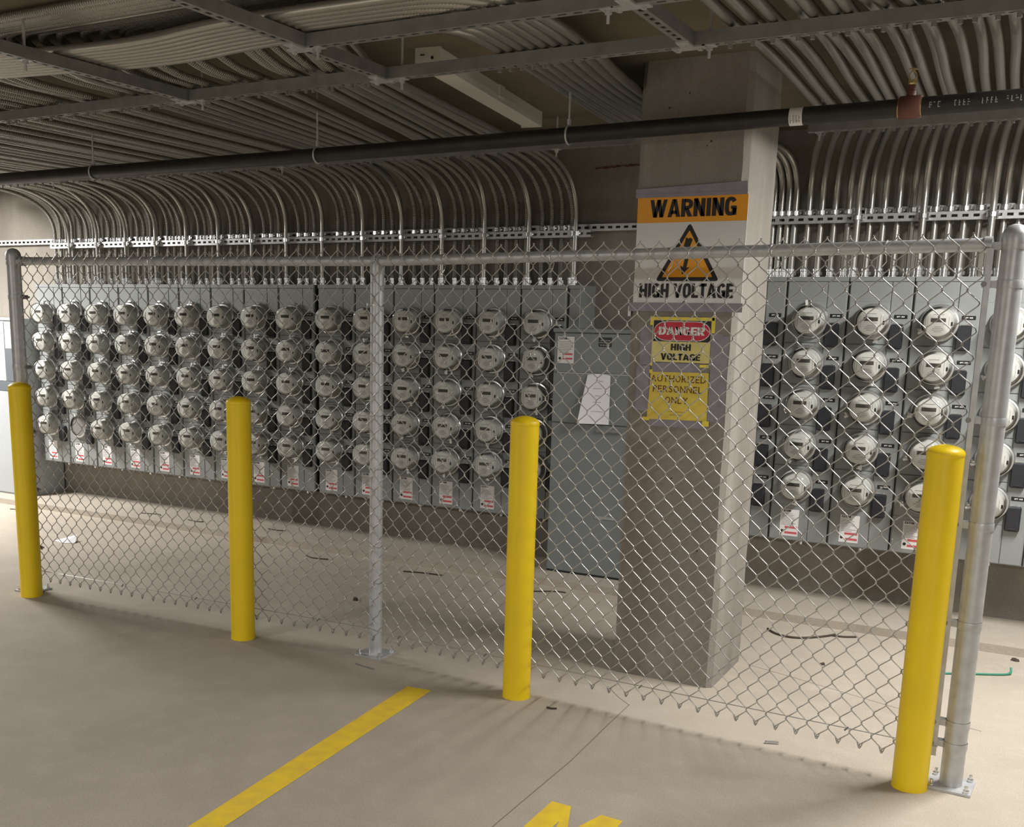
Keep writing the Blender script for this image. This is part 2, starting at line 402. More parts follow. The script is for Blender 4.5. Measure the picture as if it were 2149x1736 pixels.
col_o = column()

# painted markings on the floor
def flat(name, poly, m, z1=0.0016):
    n = len(poly)
    return MB().add([(x, y, 0.0003) for x, y in poly]+[(x, y, z1) for x, y in poly],
                    [tuple(range(n, 2*n))]+[(i, (i+1) % n, n+(i+1) % n, n+i) for i in range(n)]).build(name, m)
tag(flat('parking_line', [(.329,-.244),(.434,-1.691),(.60,-3.6),(.70,-3.6),(.527,-1.633),(.442,-.235)], M_LINE), 'long yellow parking stripe painted on the floor', 'line marking')
def letter_m():
    # letter with its head towards the fence: u across, v down the page
    def at(u, v): return (1.318+u*1.0+v*0.03, -.933-v*1.0-u*.045)
    pl = [(0,0),(.069,0),(.125,.17),(.176,0),(.25,0),(.235,.42),(.17,.42),(.185,.13),(.14,.30),(.105,.30),(.075,.11),(.05,.42),(-.015,.42)]
    return [at(u, v) for u, v in pl]
tag(flat('painted_letter', letter_m(), M_LINE), 'top of a yellow capital M painted on the floor', 'floor lettering')

# ------------------------------------------------------------------ ceiling lights
def batten(x, y, turn, lit, label, lx=1.37):
    root = empty('ceiling_light', (x, y, CEIL)); root.rotation_euler = (0, 0, turn)
    place('housing', MB().box(-.048,.048,-lx/2,lx/2,-.04,0).mesh('housing'), M_FIXT, root)
    pr = [(-.05,-.04),(.05,-.04),(.047,-.068),(.02,-.071),(-.02,-.071),(-.047,-.068)]
    place('lens', MB().prism(pr, -lx/2+.012, lx/2-.012).mesh('lens'), M_LENS if lit else M_FIXT, root)
    for s in (-1, 1):
        e = place('end_cap', MB().box(-.053,.053,s*lx/2-.008,s*lx/2+.008,-.074,0).mesh('end_cap'), M_FIXT, root)
        place('knockout', MB().lathe([(.006,0),(.006,s*.002)], (.02,s*(lx/2+.008),-.04), 'y', 10).mesh('knockout'), M_SEAM, e)
        place('slot', MB().box(-.03,-.012,s*(lx/2+.009)-.002,s*(lx/2+.009)+.002,-.03,-.026).mesh('slot'), M_SEAM, e)
    place('clip', MB().box(.046,.056,.02,.09,-.05,0).mesh('clip'), M_FIXT, root)
    tag(root, label, 'ceiling light', 'ceiling battens'); return root
batten(.228, .54, math.atan2(.2, 1.37), False, 'unlit white batten light fixed to the ceiling beside the column')
for (x, y, t, p), lb in zip(LAMPS, ('lit white batten light on the ceiling past the right end of the fence', 'lit white batten light on the ceiling past the left end of the fence',
        'lit white batten light behind the viewer on the left', 'lit white batten light behind the viewer on the right', 'lit white batten light far along the garage to the right')):
    batten(x, y, t, True, lb)

# ------------------------------------------------------------------ strut channels
def slotted(axis, a0, a1, b, c, face, sz=0.041, th=0.0028, pitch=0.05, slot=0.028, sw=0.014):
    """channel running along axis from a0 to a1; centre b (other horizontal), c (height); the slotted web on side `face`, open side opposite"""
    mb = MB(); h = sz/2
    def bx(u0, u1, v0, v1, w0, w1):  # u along, v across the web plane, w out of the web (0 at the web)
        if face == 'down':
            q = (u0, u1, b+v0, b+v1, c-h+w0, c-h+w1)
            if axis == 'x': mb.box(*q)
            else: mb.box(q[2], q[3], q[0], q[1], q[4], q[5])
        else:  # 'front': web towards -y
            mb.box(u0, u1, b-h+w0, b-h+w1, c+v0, c+v1)
    bx(a0, a1, -h, -sw/2, 0, th); bx(a0, a1, sw/2, h, 0, th)
    u = a0
    while u < a1-0.001:
        bx(u, min(a1, u+pitch-slot), -sw/2, sw/2, 0, th); u += pitch
    bx(a0, a1, -h, -h+th, th, sz); bx(a0, a1, h-th, h, th, sz)
    bx(a0, a1, -h+th, -h+.0095, sz-th, sz); bx(a0, a1, h-.0095, h-th, sz-th, sz)
    return mb
ZS = 2.444
YI, YII, YIII = -.38, -.90, 1.38
def strut(axis, a0, a1, b, label, rods=()):
    o = slotted(axis, a0, a1, b, ZS, 'down').build('strut_channel', M_STRUT)
    tag(o, label, 'strut', 'ceiling strut channels')
    for r in rods:
        x, y = (r, b) if axis == 'x' else (b, r)
        rd = MB().lathe([(.005, ZS-.06), (.005, CEIL)], (x, y, 0), 'z', 8).build('threaded_rod', M_GALV, o)
        MB().lathe([(.011, ZS-.036), (.011, ZS-.0225)], (x, y, 0), 'z', 6).build('nut', M_GALV, rd)
        MB().box(x-.02, x+.02, y-.02, y+.02, ZS-.0245, ZS-.0206).build('washer_plate', M_GALV, rd)
    return o
strut('x', -5.2, 3.6, YI, 'long slotted steel strut channel crossing the ceiling in front of the column', (-2.3, -.62, .36, 1.52, 2.5))
strut('x', .3, 3.0, YII, 'slotted strut channel at the top of the picture nearest the viewer', (.36, 1.38))
strut('x', -5.2, .985, YIII, 'strut channel by the wall under the left conduits, left of the column', (-3.6, -1.6, .2))
strut('x', 1.47, 3.6, YIII, 'strut channel by the wall under the right conduits, right of the column', (1.52, 2.9))
strut('y', -2.3, YI-.0215, -.70, 'cross strut channel running towards the viewer at the upper left corner', (-1.2,))
strut('y', -2.3, YII-.0215, .305, 'middle cross strut channel, its near length at the top of the picture')
strut('y', YII+.0215, YI-.0215, .285, 'short cross strut channel bridging two long ceiling channels left of centre')
strut('y', -2.3, YII-.0215, 1.45, 'cross strut channel above the column, near length')
strut('y', YII+.0215, YI-.0215, 1.455, 'short cross strut channel ending above the column')
# right-angle plates bolted under the junctions
for (x, y) in ((-.70, YI), (.285, YI), (.30, YII), (1.455, YI), (1.45, YII)):
    c = MB().box(x-.055, x+.055, y-.02, y+.02, ZS-.0265, ZS-.0207).box(x-.02, x+.02, y-.085, y-.02, ZS-.0265, ZS-.0207)
    o = c.build('angle_plate', M_GALV)
    nm = {(-.70, YI): 'upper left', (.285, YI): 'left of the unlit batten', (.30, YII): 'nearest the top edge, left of centre', (1.455, YI): 'directly above the column', (1.45, YII): 'at the top edge above the column'}[(x, y)]
    tag(o, 'galvanised tee plate bolted under a strut junction, '+nm, 'bracket', 'strut junction plates')
    for dx, dy in ((-.036, 0), (.036, 0), (0, -.06)):
        MB().lathe([(.009, ZS-.034), (.009, ZS-.0266)], (x+dx, y+dy, 0), 'z', 6).build('bolt', M_GALV, o)

# ------------------------------------------------------------------ sprinkler pipe
def sprinkler():
    Y, R = .30, .0315
    za = lambda x: 2.293+.0085*(x)*1.0 if x > 0 else 2.293+.004*x
    pts = [(x, Y, za(x)) for x in np.linspace(-5.5, 3.6, 40)]
    root = empty('sprinkler_pipe', (0, Y, za(0)))
    MB().tube(pts, R, 16).build('pipe', M_PIPE, root, SM)
    tag(root, 'black steel sprinkler pipe crossing in front of the column', 'pipe')
    def collar(name, x, l, r, m):
        return MB().lathe([(r*.92, -l/2), (r, -l/2+.004), (r, l/2-.004), (r*.92, l/2)], (x, Y, za(x)), 'x', 16).build(name, m, root, SM)
    cp = collar('coupling', 2.045, .072, .040, M_COUPLING)
    MB().lathe([(.016, .03), (.016, .055), (.012, .058), (.012, .075)], (2.045, Y, za(2)), 'z', 10).build('outlet', M_COUPLING, cp, SM)
    h = MB().lathe([(.012, .075), (.014, .08), (.014, .09), (.006, .092)], (2.045, Y, za(2)), 'z', 6).build('sprinkler_head', M_BRASS, root)
    fr = MB()
    for s in (-1, 1): fr.tube(round_path([(2.045+s*.006, Y, za(2)+.09), (2.045+s*.016, Y, za(2)+.105), (2.045, Y, za(2)+.125)], .01, .004), .0022, 6)
    fr.build('frame_arm', M_BRASS, h)
    MB().lathe([(.017, .126), (.017, .1275)], (2.045, Y, za(2)), 'z', 12).build('deflector', M_BRASS, h)
    for x in (2.008, 2.082): MB().lathe([(.0335, -.002), (.0335, .002)], (x, Y, za(x)), 'x', 16).build('retaining_ring', M_BRASS, cp)
    st = MB().lathe([(.0322, -.024), (.0322, .024)], (1.657, Y, za(1.657)), 'x', 16, False, False).build('paper_sticker', M_LABEL, root, SM)
    pr = MB()
    for k in range(7):
        a = PI+.15+k*.19; z = za(1.657)+.0326*math.cos(a+PI/2)*0
        for q in range(4):
            x0 = 1.637+q*.0105; aa = PI*1.02+k*.13
            pr.box(x0, x0+random.uniform(.003, .008), Y+.0326*math.cos(aa)-.0004, Y+.0326*math.cos(aa)+.0004, za(1.657)+.0326*math.sin(aa)-.001, za(1.657)+.0326*math.sin(aa)+.001)
    pr.build('printed_lines', M_GREYINK, st)
    # pale stencilled marks along the pipe, right of the coupling
    sm = MB()
    for w0, n in ((2.11, 3), (2.19, 4), (2.275, 4), (2.35, 4), (2.43, 5)):
        for k in range(n):
            x = w0+k*.0135
            for dz in (.006, -.002, -.010):
                if random.random() < .75:
                    a = math.asin(dz/R); sm.box(x, x+random.uniform(.003, .009), Y-R*math.cos(a)-.0004, Y-R*math.cos(a)+.0006, za(x)+dz-.0016, za(x)+dz+.0016)
            if random.random() < .8: sm.box(x, x+.0025, Y-R-.0004, Y-R+.001, za(x)-.011, za(x)+.007)
    sm.build('stencil_marks', mat('faded_stencil', (.30,.29,.27), .7), root)
    for x, lb in ((-3.3, 'far left'), (-2.02, 'left'), (-.535, 'centre left'), (.742, 'beside the unlit batten')):
        g = empty('pipe_hanger', (x, Y, za(x)))
        rp = [(x, Y+(R+.004)*math.cos(a), za(x)+(R+.004)*math.sin(a)) for a in np.linspace(0, 2*PI, 20)]
        MB().tube(rp, .0045, 6).build('ring', M_GALV, g, SM)
        MB().lathe([(.0048, za(x)+R), (.0048, CEIL)], (x, Y, 0), 'z', 8).build('rod', M_GALV, g, SM)
        MB().lathe([(.009, za(x)+R+.006), (.009, za(x)+R+.03)], (x, Y, 0), 'z', 6).build('nut', M_GALV, g)
        tag(g, 'thin steel pipe hanger holding the sprinkler pipe, '+lb, 'pipe hanger', 'sprinkler pipe hangers')
sprinkler()

# ------------------------------------------------------------------ meter stacks
PANEL_Y = 2.01
DZ = .2199
BANKS = [dict(n=9, x=-4.468, dx=.3076, z=1.5284, name='left bank'), dict(n=6, x=-1.673, dx=.3046, z=1.5284, name='middle bank'), dict(n=6, x=1.4255-.315, dx=.315, z=1.573, name='right bank')]  # right bank's sixth cabinet is added, out of frame, to shade the wall
ORD = ['first', 'second', 'third', 'fourth', 'fifth', 'sixth', 'seventh', 'eighth', 'ninth']
ROWS = ['top', 'second', 'third', 'fourth', 'bottom']
OFF = .132           # meter centre from the stack's left edge
_MESH = {}
def shared(key, fn):
    if key not in _MESH: _MESH[key] = fn()
    return _MESH[key]
def print_bars(w, h, rows, y, seed):
    rnd = random.Random(seed); mb = MB()
    for k in range(rows):
        z = -k*h/rows; l = w*rnd.uniform(.55, 1)
        mb.box(-w/2, -w/2+l, y-.0004, y, z-.0013, z+.0013)
    return mb
def stack(bank, i):
    b = BANKS[bank]; dx = b['dx']; W = dx-.008; cz = b['z']
    top, bot = cz+.226, cz-1.193
    x0 = b['x']+i*dx-OFF
    nm = b['name']
    root = empty('meter_stack', (x0, WALL_Y, bot))
    H = top-bot; D = WALL_Y-PANEL_Y
    def put(name, key, fn, m, loc=(0,0,0), parent=root):
        return place(name, shared((key, bank), fn), m, parent, loc)
    mx = .205     # meter side width
    put('enclosure', 'enc', lambda: MB().box(0, W, -D+.004, 0, 0, H).mesh('enclosure'), M_PANEL)
    put('top_trim', 'trim', lambda: MB().box(-.001, W+.001, -D-.006, 0, H-.022, H+.001).mesh('top_trim'), M_PANEL)
    put('seam', 'seam', lambda: MB().box(W, dx, -D+.012, -.02, .004, H-.004).mesh('seam'), M_SEAM)
    zc = lambda r: cz-r*DZ-bot
    put('upper_cover', 'upc', lambda: MB().bbox(.004, mx-.0015, -D-.003, -D+.004, zc(0)+.1, H-.024, .0025).mesh('upper_cover'), M_PANEL)
    put('lower_cover', 'lwc', lambda: MB().bbox(.004, mx-.0015, -D-.003, -D+.004, .004, zc(4)-.113, .0025).mesh('lower_cover'), M_PANEL)
    put('breaker_panel', 'bp', lambda: MB().bbox(mx+.0015, W-.003, -D-.003, -D+.004, .004, H-.024, .0025).mesh('breaker_panel'), M_PANEL)
    for r in range(5):
        put('meter_cover', 'mc', lambda: MB().bbox(.004, mx-.0015, -D-.003, -D+.004, -DZ/2+.0015, DZ/2-.0015, .0025).mesh('meter_cover'), M_PANEL, (0, 0, zc(r)-(.0055 if r < 9 else 0)))
        bz = zc(r)
        br = put('breaker', 'br', lambda: MB().bbox(0, .068, -.032, 0, -.062, .062, .006).bbox(.02, .05, -.036, -.03, -.052, -.047, .002).mesh('breaker'), M_BREAKER, (mx+.006, -D-.002, bz-.073))
        put('hinge', 'hg', lambda: MB().box(.006, .062, -.006, 0, 0, .004).box(.012, .022, -.009, 0, -.002, .007).box(.046, .056, -.009, 0, -.002, .007).mesh('hinge'), M_SHINY, (0, 0, .0625), br)
        npl = put('name_plate', 'np', lambda: MB().bbox(0, .064, -.0025, 0, -.010, .010, .001).mesh('name_plate'), M_PLATE, (mx+.022, -D-.0025, bz+.027))
        put('plate_text', 'pt', plate_text, M_WHITE, (.032, -.0026, 0), npl)
    lb = put('rating_label', 'rl', lambda: MB().box(0, .098, -.0008, 0, 0, .148).mesh('rating_label'), M_LABEL, (.058, -D-.003, .026))
    put('label_heading', 'lh', lambda: heavy('EATON', .046, .0115), M_BLACK, (.030, -.0009, .134), lb)
    put('label_print', 'lp', lambda: print_bars(.085, .07, 9, 0, 3).mesh('label_print'), M_GREYINK, (.048, -.0009, .124), lb)
    put('label_warning', 'lw', lambda: MB().box(0,.066,-.0005,0,.018,.030).box(0,.066,-.0005,0,-.012,0).mesh('label_warning'), M_REDINK, (.027, -.0009, .024), lb)
    put('label_symbol', 'ls', lambda: MB().lathe([(.0085,0),(.0085,-.0005)], (0,0,0), 'y', 10).mesh('label_symbol'), M_BLACK, (.014, -.0009, .026), lb)
    put('drain_fitting', 'df', lambda: MB().lathe([(.011, -.034), (.011, -.006), (.016, -.006), (.016, 0)], (0,0,0), 'z', 10).mesh('drain_fitting', SM), M_SHINY, (.155, -.14, 0))
    if random.random() < .8:
        put('screw', 'sc', lambda: MB().lathe([(.004,0),(.004,-.002)], (0,0,0), 'y', 8).mesh('screw'), M_SHINY, (.012, -D-.003, .07))
    side = {0: 'left bank', 1: 'middle bank beside the tall cabinet', 2: 'right bank beyond the column'}[bank]
    extra = '' if not (bank == 2 and i == 0) else ', half hidden'
    tag(root, 'grey meter cabinet, %s from the left in %s%s' % (ORD[i], side, extra), 'meter cabinet', 'five-meter cabinets of the '+nm)  # right bank's sixth is the added, unseen cabinet that blocks light
    return root
def plate_text():
    me = heavy('APT', .017, .0064)
    mb = MB(); vs = [tuple(v.co) for v in me.vertices]; fs = [tuple(p.vertices) for p in me.polygons]
    mb.add([(x-.010, y, z-.003) for x, y, z in vs], fs)
    mb.box(.004, .0075, -.0006, 0, -.003, .0032).box(.0095, .013, -.0006, 0, -.003, .0032).box(.015, .0185, -.0006, 0, -.003, .0032)
    return mb.mesh('plate_text')
def meter_meshes():
    d = {}
    d['socket_ring'] = (MB().lathe([(.086,.002),(.093,-.002),(.0935,-.012),(.0925,-.026),(.088,-.031),(.080,-.032)], axis='y', n=28, cap0=False, cap1=False).mesh('socket_ring', SM), M_RING)
    d['meter_body'] = (MB().lathe([(.078,-.006),(.078,-.034),(.070,-.042),(.0685,-.095),(.066,-.1)], axis='y', n=28, cap0=False).mesh('meter_body', SM), M_METERBODY)
    f = MB()
    pts = []
    for k in range(28):
        a = 2*PI*k/28; pts.append((max(-.056, min(.056, .0655*math.cos(a))), .0655*math.sin(a)))
    d['face_plate'] = (f.prism(pts, -.1035, -.0995).mesh('face_plate'), M_METERFACE)
    d['display'] = (MB().box(-.034,.034,-.1055,-.1034,.004,.0225).mesh('display'), M_LCD)
    p = MB()
    for z, w in ((.040,.05),(-.019,.03),(-.027,.05),(-.035,.056),(-.043,.034)):
        p.box(-w/2, w/2, -.1042, -.1034, z-.0013, z+.0013)
    p.box(-.049,-.0475,-.1042,-.1034,-.03,.03).box(.0475,.049,-.1042,-.1034,-.03,.03).box(.022,.025,-.1042,-.1034,-.008,-.005).box(.028,.031,-.1042,-.1034,-.008,-.005)
    d['printed_lines'] = (p.mesh('printed_lines'), M_GREYINK)
    d['optical_port'] = (MB().bbox(.058,.066,-.1035,-.088,-.014,.006,.002).mesh('optical_port'), M_BLACK)
    d['glass_cover'] = (MB().lathe([(.0805,-.03),(.0800,-.09),(.0785,-.108),(.0735,-.119),(.066,-.1235),(.045,-.1255),(.02,-.1262)], axis='y', n=32, cap0=False).mesh('glass_cover', SM), M_GLASS)
    t = MB().lathe([(.0085,-.012),(.0085,.014)], (0,-.02,.1), 'x', 10).box(-.006,.006,-.032,-.006,.088,.098)
    d['ring_lock'] = (t.mesh('ring_lock'), M_SHINY)
    d['seal_tag'] = (MB().box(-.016,-.004,-.046,-.043,.078,.108).mesh('seal_tag'), M_WHITE)
    return d
MM = meter_meshes()
BLANK = (0, 1, 4)
def meter(bank, i, r):
    b = BANKS[bank]; x = b['x']+i*b['dx']; z = b['z']-r*DZ
    root = empty('electric_meter', (x, PANEL_Y-.0032, z))
    side = {0: 'left bank', 1: 'middle bank', 2: 'right bank'}[bank]
    pos = '%s row, %s meter column of %s' % (ROWS[r], ORD[i-1 if bank == 2 else i], side)
    if (bank, i, r) == BLANK:
        root.name = 'blank_meter_socket'
        place('socket_ring', MM['socket_ring'][0], M_RING, root)
        place('cover_disc', shared('disc', lambda: MB().lathe([(.082,-.012),(.08,-.02),(.05,-.024)], axis='y', n=28).mesh('cover_disc', SM)), mat('smoked_cover', (.20,.195,.19), .3), root)
        place('ring_lock', MM['ring_lock'][0], M_SHINY, root)
        place('seal_tag', MM['seal_tag'][0], M_WHITE, root)
        tag(root, 'empty meter socket with a flat dark disc, '+pos, 'meter socket'); return
    for n, (me, m) in MM.items():
        if n in ('ring_lock', 'seal_tag'): continue
        place(n, me, m, root)
    # the lock sits at the top of the ring on the left bank, lower down or at the side elsewhere
    if bank == 0: ang = random.uniform(-.35, .1) if r < 3 or i < 2 else PI+random.uniform(-.4, .4)
    elif bank == 1: ang = PI+random.uniform(-.5, .5) if i > 1 or r > 2 else (random.uniform(-.3, .3) if i == 1 else 2.5)
    else: ang = {(1,0): .1, (1,1): .45, (1,3): PI-.5, (1,4): PI, (2,4): .1, (2,3): PI}.get((i, r), random.choice([2.0, 1.8, PI+.2]))
    o = place('ring_lock', MM['ring_lock'][0], M_SHINY, root); o.rotation_euler = (0, -ang, 0)
    if random.random() < .6:
        o = place('seal_tag', MM['seal_tag'][0], M_WHITE, root); o.rotation_euler = (0, -ang, 0)
    tag(root, 'round glass electric meter, '+pos, 'electric meter', 'electric meters of '+side)
for bk, b in enumerate(BANKS):
    for i in range(b['n']):
        stack(bk, i)
        for r in range(5):
            if bk == 2 and i == 0: continue      # wholly behind the column
            meter(bk, i, r)
# filler box closing the middle bank
fx = BANKS[1]['x']-OFF+6*BANKS[1]['dx']
g = empty('filler_box', (fx, WALL_Y, .335))
MB().bbox(fx, fx+.072, 2.03, WALL_Y, .335, 1.754, .003).build('body', M_PANEL, g)
MB().box(fx-.001, fx+.074, 2.02, WALL_Y, 1.735, 1.756).build('top_trim', M_PANEL, g)
tag(g, 'narrow blank grey filler box at the right end of the middle meter bank', 'filler box')

# ------------------------------------------------------------------ wall struts behind the conduits
def wall_strut(x0, x1, y, z, label):
    o = slotted('x', x0, x1, y, z, 'front').build('wall_strut', M_GALV); tag(o, label, 'strut', 'wall strut channels')
    return o
wall_strut(-4.55, .10, 2.150, 2.058, 'slotted strut rail in front of the left and middle conduits')
wall_strut(1.02, 3.0, 2.150, 2.103, 'slotted strut rail in front of the right conduits')
wall_strut(-6.2, .99, 2.237, 2.098, 'slotted strut rail fixed to the bare wall behind the left conduits')
wall_strut(1.02, 3.0, 2.237, 2.143, 'slotted strut rail fixed to the wall behind the right conduits')

# ------------------------------------------------------------------ conduits
def connector_mesh(r):
    return MB().lathe([(r*1.35, 0), (r*1.35, .012), (r*1.15, .014), (r*1.15, .036), (r*1.3, .038), (r*1.3, .05), (r*1.02, .052)], axis='z', n=10).box(r*1.1, r*1.6, -.006, .006, .016, .034).mesh('connector', SM)
def strap_mesh(r):
    mb = MB()
    a = np.linspace(-.2, PI+.2, 9)
    for k in range(8):
        p, q = a[k]+PI, a[k+1]+PI
        o1, o2, i1, i2 = [(R*math.cos(t), R*math.sin(t)) for R, t in ((r+.003, p), (r+.003, q), (r, p), (r, q))]
        mb.add([(*o1, -.011), (*o2, -.011), (*i2, -.011), (*i1, -.011), (*o1, .011), (*o2, .011), (*i2, .011), (*i1, .011)],
               [(0,3,2,1),(4,5,6,7),(0,1,5,4),(2,3,7,6),(1,2,6,5),(3,0,4,7)])
    mb.box(r+.001, r+.009, -r*.6, .022, -.014, .014).box(-r-.009, -r-.001, -r*.6, .022, -.014, .014).box(r+.002, r+.018, -.004, .004, -.004, .004)
    return mb.mesh('strap')
def conduit(path, rad, r, ribbed, label, group, base, zstrap):
    P = round_path(path, rad, .0055 if ribbed else .028)
    n = 8
    rr = r*np.where(np.arange(len(P)) % 2 == 0, 1.0, .84) if ribbed else r
    V, F = sweep(P, rr, n)
    L = np.r_[0, np.cumsum(np.linalg.norm(np.diff(P, axis=0), axis=1))]
    me = fast_mesh('flexible_conduit', V, F, None if ribbed else np.repeat(L, n), not ribbed)
    o = place('flexible_conduit', me, M_CONDUIT_RIB if ribbed else M_CONDUIT)
    tag(o, label, 'conduit', group)
    place('connector', shared(('con', r), lambda: connector_mesh(r)), M_SHINY, o, base)
    # clamps holding the conduit to the ceiling channels it crosses, bolt head hanging below the channel
    for yc in (YIII, YI):
        cr = np.nonzero((P[:-1, 1]-yc)*(P[1:, 1]-yc) <= 0)[0]
        cr = [i for i in cr if P[i, 2] > 2.43]
        if cr: place('channel_clamp', shared('clamp', lambda: MB().lathe([(.0075, -.016), (.0075, 0)], axis='z', n=6).box(-.016, .016, -.012, .012, -.003, 0).mesh('channel_clamp')), M_STRUT, o, (P[cr[0], 0], yc, ZS-.0206))
    if zstrap is not None: place('strap', shared(('strap', r), lambda: strap_mesh(r)), M_SHINY, o, (base[0], base[1], zstrap))
    return o
SLOT = (.12, .33, .55, .77, 1.0)
def bank_conduits(bank):
    b = BANKS[bank]; dz = b['z']-1.5284; cz = b['z']; ztop = cz+.227
    r = .0145 if bank < 2 else .0185
    side = {0: 'left bank', 1: 'middle bank', 2: 'right bank'}[bank]
    for i in range(b['n']):
        if bank == 2 and i == 0: continue
        for k in range(5):
            front = k == 4
            x = b['x']-OFF+b['dx']*(i+SLOT[k]) - (.01 if front else 0)
            y = 2.108-.004*(r > .015) if front else 2.196-(.003 if bank == 2 else 0)
            zs = (2.058 if front else 2.098)+dz
            zc = 2.4655+r+(.004 if bank < 2 else 0)
            jit = random.uniform(-.022, .022)
            if bank < 2:
                xb = x+float(np.interp(x, [-4.7, -3.8, -2.9, -2.2, -1.3, -.6, .1], [-.36, -.24, -.10, -.08, .06, -.02, -.08]))+jit
                xb += -.05 if xb < -.68 and xb > -1.6 else 0
            else: xb = float(np.interp(x, [1.259, 1.582, 1.906, 2.219, 2.7], [1.475, 1.80, 2.06, 2.315, 2.75]))+jit*.4
            bend = zc-zs-random.uniform(.02, .09)
            zc += random.choice([0, 0, .006, .014])
            path = [(x, y, ztop), (x, y, zc), (xb, YIII+.04, zc)]
            rad = [(bend, (y-YIII-.05)*random.uniform(.72, .98))]
            if bank < 2:
                sh = float(np.interp(xb, [-3.5, -1.6, -.75, -.66, .05], [0, .12, .40, .45, .24]))
                xi = xb+sh+random.uniform(-.02, .02)
                if x > -1.75:
                    yt = -.66+.32*x+random.uniform(-.015, .015); zu = CEIL-.006-r
                    xe = 1.55-.25*(-x)
                    path += [(xb+sh*.5+random.uniform(-.02, .02), .5, zc), (xi, YI, zc), (xi, yt+.33, zc), (xi+.05, yt, zu), (xe, yt-.02, zu), (xe+.03, -2.4, zu)]
                    rad += [.3, .3, .3, .2, .12, .26, .25]
                else:
                    path += [(xb+sh*.5+random.uniform(-.02, .02), .5, zc), (xi, YI, zc), (xi-.08, -1.4, zc), (xi-.1, -2.3, zc)]; rad += [.3, .3, .3, .3]
            else:
                kk = (i-1)*5+k
                xi = xb+.05+random.uniform(-.01, .01)
                mid = xb+.015+random.uniform(-.006, .01)
                path += [(mid, .75, zc), (xi, .1, zc), (xi+random.uniform(-.02, .0), YI, zc)]
                rad += [.3, .3, .3, .3]
                if kk >= 7: path += [(xi-.10-.012*(kk-7), YI-.42, zc), (xi-.35, -2.3, zc)]; rad += [.25]
                else: path += [(xi-.01, -2.3, zc)]
            lab = 'silver conduit above %s cabinet of %s, %s' % (ORD[i], side, 'strapped in front of the strut' if front else ORD[k]+' from its left edge')
            conduit(path, rad, r, bank == 2 or front, lab, 'conduits above '+side, (x, y, ztop-.001), zs)
for bk in range(3): bank_conduits(bk)
# eight thick conduits that sweep across the ceiling and pass left of the column to the half hidden cabinet
for q in range(8):
    r = .0185; zc = 2.4655+r
    x0 = BANKS[2]['x']-OFF+.012+q*.0385; y = 2.193; ztop = 1.80
    xm = .60+.049*q; xi = .775+.044*q; yt = -.80-.038*q
    path = [(x0, y, ztop), (x0, y, zc), (xm+.03, 1.70, zc), (xm, YIII, zc), (.685+.0395*q, .42, zc), (xi, YI, zc), (xi-.0, yt, zc), (.1, yt-.03, zc+.0), (-.4, yt+.06, zc), (-1.5, yt-.12, zc), (-3.2, yt-.6, zc)]
    conduit(path, [.25, .1, .3, .5, .3, .30, .25, .3, .4], r, True, 'thick silver conduit crossing the ceiling beside the unlit batten, %s from the left' % ORD[q], 'thick conduits passing left of the column', (x0, y, ztop-.001), 2.143)

